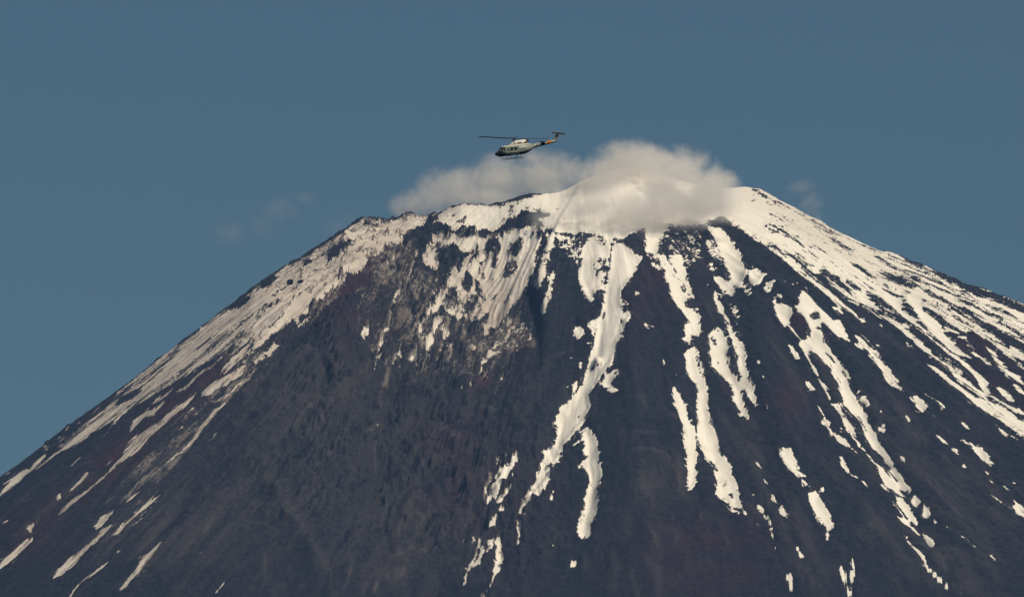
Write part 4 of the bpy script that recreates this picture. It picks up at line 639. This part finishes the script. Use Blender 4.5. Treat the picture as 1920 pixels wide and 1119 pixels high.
def link(name, me, mat, parent, smooth=True, label=None):
    for p_ in me.polygons: p_.use_smooth = smooth
    me.materials.append(mat); ob = bpy.data.objects.new(name, me); COL.objects.link(ob); ob.parent = parent
    if label: ob['label'] = label
    return ob
def mesh_of(bm, name='m'): me = bpy.data.meshes.new(name); bmesh.ops.recalc_face_normals(bm, faces=bm.faces); bm.to_mesh(me); bm.free(); return me
def loft(secs, n=28, ex=2.6, fine=4):
    """secs: (x, zlow, zhigh, halfwidth[, exponent]); rounded boxes joined along x"""
    S = np.array([list(s) + [ex] * (5 - len(s)) for s in secs], float); t = np.arange(len(S)); tt = np.linspace(0, len(S) - 1, (len(S) - 1) * fine + 1)
    P = []
    for k in range(5):
        y_ = S[:, k]; m = np.gradient(y_); i = np.minimum(tt.astype(int), len(S) - 2); f = tt - i
        P.append((2 * f ** 3 - 3 * f ** 2 + 1) * y_[i] + (f ** 3 - 2 * f ** 2 + f) * m[i] * .8 + (-2 * f ** 3 + 3 * f ** 2) * y_[i + 1] + (f ** 3 - f ** 2) * m[i + 1] * .8)
    bm = bmesh.new(); rings = []
    for x_, zl, zh, hw, e in zip(*P):
        ring = []
        for j in range(n):
            a = 2 * math.pi * j / n; ca, sa = math.cos(a), math.sin(a); r = (abs(ca) ** e + abs(sa) ** e) ** (-1 / e)
            ring.append(bm.verts.new((x_, hw * r * ca, (zl + zh) / 2 + (zh - zl) / 2 * r * sa)))
        rings.append(ring)
    for a, b_ in zip(rings, rings[1:]):
        for j in range(n): bm.faces.new((a[j], a[(j + 1) % n], b_[(j + 1) % n], b_[j]))
    bm.faces.new(rings[0]); bm.faces.new(rings[-1][::-1]); return mesh_of(bm)
def tube(pts, r, n=8, name='m'):
    bm = bmesh.new(); P = [Vector(p) for p in pts]; rings = []
    for i, p in enumerate(P):
        d = (P[min(i + 1, len(P) - 1)] - P[max(i - 1, 0)]).normalized(); q = d.to_track_quat('Z', 'Y'); rr = r[i] if isinstance(r, (list, tuple)) else r
        rings.append([bm.verts.new(p + q @ Vector((rr * math.cos(2 * math.pi * j / n), rr * math.sin(2 * math.pi * j / n), 0))) for j in range(n)])
    for a, b_ in zip(rings, rings[1:]):
        for j in range(n): bm.faces.new((a[j], a[(j + 1) % n], b_[(j + 1) % n], b_[j]))
    bm.faces.new(rings[0]); bm.faces.new(rings[-1][::-1]); return mesh_of(bm)
def prism(outline, y0, y1, bev=.01):
    """outline in (x,z), thickness from y0 to y1"""
    bm = bmesh.new(); a = [bm.verts.new((x_, y0, z_)) for x_, z_ in outline]; b_ = [bm.verts.new((x_, y1, z_)) for x_, z_ in outline]; n = len(a)
    bm.faces.new(a); bm.faces.new(b_[::-1])
    for j in range(n): bm.faces.new((a[j], b_[j], b_[(j + 1) % n], a[(j + 1) % n]))
    bmesh.ops.recalc_face_normals(bm, faces=bm.faces)
    if bev: bmesh.ops.bevel(bm, geom=list(bm.edges), offset=bev, segments=1, affect='EDGES')
    return mesh_of(bm)
def blade(length, chord, thick, root=.6, twist=0.):
    bm = bmesh.new(); rings = []
    for k, x_ in enumerate(np.linspace(root, length, 12)):
        c_ = chord * (.55 if k == 0 else 1); prof = [(-.5, 0), (-.3, .5), (.1, .42), (.5, .03), (.5, -.03), (.1, -.3), (-.3, -.38)]; a = twist * (1 - (x_ - root) / (length - root) * .6)
        droop = .0036 * x_ * x_ if length > 4 else 0
        rings.append([bm.verts.new((x_, c_ * p * math.cos(a) - q * thick * math.sin(a), c_ * p * math.sin(a) + q * thick * math.cos(a) + droop)) for p, q in prof])
    n = 7
    for a, b_ in zip(rings, rings[1:]):
        for j in range(n): bm.faces.new((a[j], a[(j + 1) % n], b_[(j + 1) % n], b_[j]))
    bm.faces.new(rings[0]); bm.faces.new(rings[-1][::-1]); return mesh_of(bm)

heli = bpy.data.objects.new('helicopter', None); COL.objects.link(heli); heli.empty_display_size = .5
heli['label'] = 'grey green helicopter with white engine cowling and orange tail band flying over the clouds'; heli['category'] = 'helicopter'
hull = link('fuselage', loft([(3.92, .42, .66, .16, 2), (3.75, .26, .86, .48, 2.1), (3.35, .10, 1.05, .80, 2.2), (2.85, .02, 1.22, 1.02, 2.4), (2.45, 0, 1.60, 1.16, 2.7), (2.0, 0, 1.88, 1.22, 3), (1.5, 0, 1.95, 1.28, 3.4), (.2, 0, 1.97, 1.30, 3.6), (-1.5, .02, 1.97, 1.30, 3.4), (-2.2, .16, 1.93, 1.18, 2.8), (-2.9, .46, 1.84, .86, 2.4), (-3.5, .82, 1.80, .52, 2.1), (-4.0, .98, 1.86, .43, 2), (-6.0, 1.28, 1.98, .32, 2), (-8.05, 1.62, 2.12, .20, 2)]), M_HULL, heli)
SIDE = 1.305
def side_panel(name, x0, x1, z0, z1, mat, y=SIDE, skew=0., parent=None, label=None, both=True, th=.05):
    obs = []
    for sgn in ((1, -1) if both else (1,)):
        ob = link(name, prism([(x0, z0), (x1, z0), (x1 + skew, z1), (x0 + skew, z1)], sgn * (y - .04), sgn * (y + th), .012), mat, parent or heli, False, label); obs.append(ob)
    return obs
doors = side_panel('cabin_door', -.45, 1.35, .12, 1.82, M_HULL, 1.27)
for d_ in doors:
    sg = 1 if d_.data.vertices[0].co.y > 0 else -1
    for x0 in (-.02, .73): link('window', prism([(x0, 1.08), (x0 + .56, 1.08), (x0 + .56, 1.58), (x0, 1.58)], sg * 1.30, sg * 1.345, .03), M_GLASS, d_, False)
    link('door_rail', prism([(-1.9, .98), (-.5, .98), (-.5, 1.01), (-1.9, 1.01)], sg * 1.29, sg * 1.335, 0), M_STEEL, d_, False)
cd_ = side_panel('cockpit_door', 1.42, 2.35, .30, 1.72, M_HULL, 1.21, -.08)
for d_ in cd_:
    sg = 1 if d_.data.vertices[0].co.y > 0 else -1
    link('window', prism([(1.62, 1.02), (1.80, 1.02), (1.76, 1.62), (1.60, 1.62)], sg * 1.25, sg * 1.30, .02), M_GREEN, d_, False)
for sg in (1, -1):
    link('windshield', prism([(2.28, 1.02), (3.02, 1.06), (2.56, 1.62), (2.26, 1.84)], sg * .56, sg * 1.13, .05), M_GLASS, heli, False)
link('windshield_post', prism([(2.42, 1.70), (3.06, 1.10), (3.10, 1.14), (2.46, 1.78)], -.05, .05, 0), M_BLACK, heli, False)
for sg in (1, -1): link('windshield_glint_strip', prism([(2.60, 1.08), (2.72, 1.08), (2.52, 1.42), (2.46, 1.42)], sg * 1.10, sg * 1.15, .0), M_WHITE, heli, False)  # white slivers standing in for a glint on the windshield
for o_ in list(COL.objects):
    if o_.name.startswith('windshield_glint_strip'): o_.name = 'windshield_glint'
link('nose_cone', loft([(4.0, .46, .62, .10, 2), (3.86, .34, .78, .38, 2.1), (3.66, .22, .92, .58, 2.1)]), M_BLACK, heli)
link('roof_window_fairing', loft([(2.3, 1.74, 1.93, .5, 2.4), (2.0, 1.8, 2.04, .62, 2.4), (1.2, 1.85, 2.08, .66, 2.4), (.6, 1.85, 2.06, .66, 2.4)]), M_WHITE, heli).name = 'roof_fairing'
cowl = link('engine_cowling', loft([(1.05, 1.88, 2.02, .30, 2.3), (.75, 1.88, 2.32, .48, 2.4), (.35, 1.88, 2.56, .56, 2.6), (.05, 1.88, 2.78, .60, 2.8), (-1.0, 1.88, 2.86, .62, 2.8), (-1.7, 1.92, 2.88, .60, 2.6), (-2.15, 2.20, 2.88, .50, 2.3)]), M_WHITE, heli)
for x0, x1, z0, z1 in ((.02, .14, 2.18, 2.56), (-.62, -.44, 2.2, 2.60), (-1.15, -.74, 2.2, 2.56)):
    for sg in (1, -1): link('intake_grille', prism([(x0, z0), (x1, z0), (x1, z1), (x0, z1)], sg * .60, sg * .655, .01), M_GRILLE, cowl, False)
link('cowling_base', loft([(.9, 1.80, 1.97, .72, 2.6), (.2, 1.80, 2.06, .78, 2.8), (-1.5, 1.80, 2.08, .78, 2.8), (-2.4, 1.78, 2.02, .62, 2.4), (-3.1, 1.70, 1.90, .40, 2.2)]), M_WHITE, heli)
ex = link('exhaust', tube([(-2.05, 0, 2.62), (-2.35, 0, 2.66), (-2.60, 0, 2.55), (-2.72, 0, 2.32)], [.30, .30, .27, .24], 12), M_BLACK, heli)
link('exhaust_shroud', loft([(-1.95, 2.06, 2.30, .34, 2.2), (-2.3, 2.04, 2.50, .34, 2.2), (-2.66, 2.10, 2.40, .28, 2.2)]), M_GRILLE, heli)
link('cowl_black_triangle', prism([(-1.5, 2.02), (-1.9, 2.05), (-2.15, 2.45), (-2.05, 2.50)], .48, .56, 0), M_BLACK, heli, False)  # thin black triangle low at the rear of the cowling
# rotor head, mast, two blades, stabiliser bar
mast = link('rotor_mast', tube([(0, 0, 2.7), (0, 0, 2.95), (0, 0, 3.0), (0, 0, 3.42)], [.17, .15, .09, .08], 12), M_BLACK, heli)
link('swashplate', tube([(0, 0, 3.0), (0, 0, 3.10)], .26, 16), M_STEEL, mast); 
for a in (0, 2.1, 4.2): link('pitch_link', tube([(.2 * math.cos(a), .2 * math.sin(a), 3.05), (.24 * math.cos(a + .3), .24 * math.sin(a + .3), 3.30)], .025, 6), M_STEEL, mast)
hubm = bpy.data.objects.new('main_rotor', None); COL.objects.link(hubm); hubm.parent = heli; hubm.location = (0, 0, 3.33)
hubm.rotation_euler = ROTOR_EUL
link('rotor_hub', loft([(.75, -.06, .06, .10, 2.2), (.35, -.10, .10, .16, 2.2), (0, -.16, .16, .22, 2.2), (-.35, -.10, .10, .16, 2.2), (-.75, -.06, .06, .10, 2.2)], 14), M_BLACK, hubm)
for k in range(2):
    bl = link('rotor_blade', blade(7.3, .58, .12, .7, BLADE_TW), M_BLADE, hubm); bl.rotation_euler = (0, 0, math.pi * k)
bar = link('stabilizer_bar', tube([(0, -.95, .24), (0, .95, .24)], .03, 6), M_BLACK, hubm); bar.rotation_euler = (0, 0, .25)
for k in (-1, 1):
    wgt = link('bar_weight', tube([(0, k * .9, .24), (0, k * 1.1, .24)], .06, 8), M_BLACK, bar)
# tail
link('tail_band', loft([(-6.36, 1.32, 2.05, .325, 2), (-6.75, 1.38, 2.08, .30, 2), (-7.12, 1.44, 2.10, .28, 2)]), M_ORANGE, heli, label='orange band round the tail boom')
fin = link('tail_fin', prism([(-7.0, 1.98), (-7.6, 1.75), (-8.20, 1.72), (-8.42, 1.95), (-9.02, 3.28), (-8.95, 3.40), (-8.50, 3.42), (-8.38, 3.3), (-7.75, 2.25)], -.07, .07, .03), M_GREY, heli, False)
link('tail_fin_marking', prism([(-8.52, 2.86), (-8.20, 2.80), (-8.16, 2.88), (-8.48, 2.94)], -.09, .09, 0), M_LETTER, fin, False).name = 'marking'
link('tail_skid', tube([(-8.25, 0, 1.74), (-8.85, 0, 1.52), (-9.2, 0, 1.60)], .025, 6), M_STEEL, heli)
for sg in (1, -1):
    el = link('elevator', prism([(-5.25, 0), (-5.95, .02), (-6.05, .06), (-5.95, .10), (-5.25, .12), (-5.15, .06)], 0, sg * 1.25, .02), M_BLACK, heli, False); el.location = (0, sg * .24, 1.60); el.rotation_euler = (0, .06, 0)
tr = bpy.data.objects.new('tail_rotor', None); COL.objects.link(tr); tr.parent = heli; tr.location = (-8.72, .34, 3.38); tr.rotation_euler = (0, TAIL_ROT, 0)
link('gearbox', tube([(-8.72, -.05, 3.38), (-8.72, .34, 3.38)], .14, 12), M_BLACK, heli)
for k in range(2):
    tb = link('tail_blade', blade(1.30, .30, .06, .12), M_BROWN, tr); tb.rotation_euler = (math.pi / 2, math.pi * k, 0)
link('tail_hub', tube([(0, -.12, 0), (0, .12, 0)], .15, 10), M_BLACK, tr)
# roundel and dim lettering of the boom
for sg in (1, -1):
    rd = link('roundel', tube([(-3.42, sg * .50, 1.44), (-3.42, sg * .585, 1.44)], .26, 20), M_LETTER, heli, False)
    link('roundel_centre', tube([(-3.42, sg * .55, 1.44), (-3.42, sg * .60, 1.44)], .15, 16), M_WHITE, rd, False)
    for k in range(11):
        if k in (4,): continue
        x_ = -4.12 - k * .13; z_ = 1.60 + (-4.1 - x_) * -.12 + (-x_ - 4.1) * .24; wd = .34 + (-4.0 - x_) * -.06
        link('letter', prism([(x_, z_ - .07), (x_ - .085, z_ - .07), (x_ - .085, z_ + .05 + .02 * (k % 3)), (x_, z_ + .07)], sg * (wd + .0), sg * (wd + .085), 0), M_LETTER, heli, False)
# skids
for sg in (1, -1):
    sk = link('skid', tube([(2.35, sg * 1.30, -.50), (2.15, sg * 1.31, -.60), (1.85, sg * 1.32, -.66), (-1.25, sg * 1.32, -.66), (-1.45, sg * 1.32, -.64)], .055, 8), M_BLACK, heli)
for x_ in (1.35, -.75):
    link('cross_tube', tube([(x_, 1.32, -.64), (x_, 1.12, -.20), (x_, .8, .02), (x_, -.8, .02), (x_, -1.12, -.20), (x_, -1.32, -.64)], .045, 8), M_BLACK, heli)
link('roof_beacon', tube([(1.55, .35, 2.0), (1.55, .35, 2.28)], [.10, .06], 10), M_BLACK, heli)
link('wire_cutter', prism([(2.35, 1.80), (2.62, 2.05), (2.58, 2.12), (2.20, 1.92)], -.04, .04, 0), M_WHITE, heli, False)
link('chin_window', loft([(3.35, .06, .42, .55, 2.2), (3.0, -.02, .30, .72, 2.2), (2.6, -.02, .10, .60, 2.2)]), M_GLASS, heli)
link('landing_light', tube([(1.25, .5, -.02), (1.25, .5, -.12)], .12, 12), M_WHITE, heli)
link('belly_lamp', tube([(.05, .9, .04), (.05, .9, -.10)], .07, 10), M_RED, heli)
link('antenna', tube([(3.1, 0, .0), (3.05, 0, -.28)], .015, 6), M_BLACK, heli)
# pose: seen from its port side, nose a little towards the camera, tipped nose down
D = 1500.0; rt = Vector((1, 0, 0)); up = Vector((0, -SP, CP)); bk = Vector((0, -CP, -SP)); psi = math.radians(HELI_YAW); ph = math.radians(HELI_PITCH)
Fw = -math.cos(psi) * rt + math.sin(psi) * bk; Lf = math.sin(psi) * rt + math.cos(psi) * bk; Uw = Fw.cross(Lf)
R0 = Matrix((Fw, Lf, Uw)).transposed(); Rr = Matrix.Rotation(ph, 3, bk); Rt = Matrix.Rotation(math.radians(HELI_TILT), 3, rt)
R = Rt @ Rr @ R0; a_ = (559.5 - 293.0) / F
heli.location = unproject(966.5, 290.5, D * CP - D * (559.5 - 290.5) / F * SP); heli.rotation_euler = R.to_euler(); heli.scale = (1, 1, .93)

# ---------------------------------------------------------------- loose rocks on the left snowfield
def boulder(name, u, v, rx, ry, rz, rot, seed, label):
    bm = bmesh.new(); bmesh.ops.create_icosphere(bm, subdivisions=4, radius=1); rg = np.random.default_rng(seed); pl = rg.normal(size=(14, 3)); pl /= np.linalg.norm(pl, axis=1)[:, None]; dd = rg.uniform(.62, .95, 14)
    for q in bm.verts:
        c = np.array(q.co); r = min([1.0] + [d_ / max(c @ p_, 1e-3) for p_, d_ in zip(pl, dd) if c @ p_ > 0]); r *= 1 + .05 * float(vnoise(np.array([c[0] * 5 + 9]), np.array([c[2] * 5 + c[1] * 3]), 97)[0]); q.co = Vector(c * r * (rx, ry, rz))
    me = mesh_of(bm, name); g = ground_at(u, v)
    for k in ('red', 'pale', 'dust'): me.attributes.new(k, 'FLOAT', 'POINT')
    at = me.attributes.new('depth', 'FLOAT', 'POINT'); at.data.foreach_set('value', np.full(len(me.vertices), -1.0, np.float32))
    me.materials.append(rock); ob = bpy.data.objects.new(name, me); COL.objects.link(ob); ob.location = g + Vector((0, -.2 * ry, rz * .25)); ob.rotation_euler = (0, math.radians(rot), 0)
    ob['label'] = label; ob['category'] = 'rock'; ob['group'] = 'loose rocks on the left snowfield'
boulder('boulder', 545, 532, 7.5, 8, 6, -20, 1, 'larger pointed dark boulder in the left snowfield, left of its neighbour')
boulder('boulder', 563, 529, 6, 6, 3.4, -20, 2, 'smaller flat dark boulder right beside the pointed one on the left snowfield')

# ---------------------------------------------------------------- clouds: closed lumpy hulls filled with uneven mist
def cloud(name, label, lobes, dens, sc, thr=.30, amp=1.1, off=(0, 0, 0), vox=7.0, edge=.55, col=CLOUD_COL, cat='cloud', hv=(1, 1, 1)):
    """lobes: (u, v, distance behind the summit axis, rx, ry, rz)"""
    L = []
    for u_, v_, dy, rx, ry, rz in lobes:
        p = unproject(u_, v_, YC + dy); L.append((p, Vector((rx, ry, rz))))
    cen = sum((p for p, r in L), Vector()) / len(L)
    bm = bmesh.new()
    for p, r in L:
        m = Matrix.Translation(p - cen) @ Matrix.Diagonal((*(r * 1.12), 1)); bmesh.ops.create_icosphere(bm, subdivisions=4, radius=1, matrix=m)
    me = bpy.data.meshes.new(name); bm.to_mesh(me); bm.free(); ob = bpy.data.objects.new(name, me); COL.objects.link(ob)
    md = ob.modifiers.new('r', 'REMESH'); md.mode = 'VOXEL'; md.voxel_size = vox
    dg = bpy.context.evaluated_depsgraph_get(); me2 = bpy.data.meshes.new_from_object(ob.evaluated_get(dg)); ob.modifiers.clear(); ob.data = me2; ob.location = cen
    m, nt = new_mat(name + '_mist'); tc = N(nt, 'TexCoord'); P = tc.outputs['Object']
    best = None
    for p, r in L:
        mp = N(nt, 'Mapping', vector_type='POINT'); c = p - cen
        mp.inputs['Location'].default_value = (-c.x / r.x, -c.y / r.y, -c.z / r.z); mp.inputs['Scale'].default_value = (1 / r.x, 1 / r.y, 1 / r.z); nt.links.new(P, mp.inputs[0])
        ln = N(nt, 'VectorMath', operation='LENGTH'); nt.links.new(mp.outputs[0], ln.inputs[0]); f = mth(nt, 'SUBTRACT', 1.0, ln.outputs['Value'])
        best = f if best is None else mth(nt, 'SMOOTH_MAX', best, f, .25)
    ofs = N(nt, 'VectorMath', operation='MULTIPLY_ADD'); nt.links.new(P, ofs.inputs[0]); ofs.inputs[1].default_value = hv; ofs.inputs[2].default_value = Vector(off) * 300
    n = noise(nt, ofs.outputs[0], sc, 6, .62, .8); n2 = noise(nt, ofs.outputs[0], sc * 4, 5, .75, .5)
    q = mth(nt, 'ADD', best, mth(nt, 'MULTIPLY', mth(nt, 'SUBTRACT', n, .5), amp * 2.3)); q = mth(nt, 'ADD', q, mth(nt, 'MULTIPLY', mth(nt, 'SUBTRACT', n2, .5), amp * 1.5))
    d = ramp(nt, q, thr - .12, thr + edge); d = mth(nt, 'MULTIPLY', mth(nt, 'POWER', d, 1.35), ramp(nt, best, -.08, .15)); d = mth(nt, 'MULTIPLY', d, dens)
    pv = N(nt, 'VolumePrincipled'); pv.inputs['Color'].default_value = col; pv.inputs['Anisotropy'].default_value = .2; nt.links.new(d, pv.inputs['Density'])
    o = N(nt, 'OutputMaterial'); nt.links.new(pv.outputs[0], o.inputs[1]); ob.data.materials.clear(); ob.data.materials.append(m)
    ob['label'] = label; ob['category'] = cat; ob['group'] = 'clouds clinging to the summit'
    return ob
cloud('cloud', 'broad wedge shaped cloud rising behind the left rim, below the helicopter',
      [(800, 385, 40, 75, 60, 40), (860, 352, 60, 85, 70, 50), (930, 332, 60, 85, 70, 52), (1000, 325, 60, 75, 70, 52), (1052, 330, 60, 65, 60, 50), (900, 370, 40, 110, 60, 40), (1040, 375, 40, 90, 60, 40)], .032, .012, .14, off=(1, 2, 3), edge=.85)
cloud('cloud', 'thick grey cloud cap draped over the highest part of the summit',
      [(1190, 305, -330, 85, 90, 46), (1262, 322, -380, 90, 90, 52), (1330, 345, -400, 66, 80, 32), (1135, 330, -360, 64, 70, 48), (1275, 385, -560, 115, 100, 52), (1210, 400, -560, 66, 80, 56), (1325, 375, -520, 60, 80, 42)], .033, .014, .16, off=(4, 1, 2), edge=.7)
cloud('cloud', 'thin pale mist trailing over the snow left of the thick cloud cap',
      [(1095, 395, -530, 75, 60, 50), (1150, 410, -560, 75, 60, 46), (1045, 410, -500, 56, 50, 32), (1130, 360, -480, 66, 60, 44), (1190, 430, -580, 60, 50, 30)], .016, .016, .1, off=(2, 5, 1), edge=.8)
cloud('cloud_wisp', 'faint torn wisp of cloud in the blue sky far left of the summit',
      [(525, 395, 0, 45, 40, 32), (490, 425, 0, 45, 40, 32), (435, 440, 0, 40, 40, 34), (570, 372, 0, 26, 30, 14)], .004, .016, .08, off=(3, 3, 0), edge=.7)
cloud('cloud_wisp', 'faint patch of mist just left of the small rocky knob',
      [(632, 428, 60, 36, 40, 20), (655, 412, 60, 24, 30, 14)], .0022, .024, .1, off=(6, 3, 1), edge=.8)
cloud('cloud_wisp', 'small pale wisp rising off the right ridge',
      [(1522, 385, 60, 30, 30, 34), (1500, 350, 60, 36, 30, 18), (1530, 412, 60, 16, 20, 22)], .006, .024, .12, off=(1, 6, 4), edge=.7)
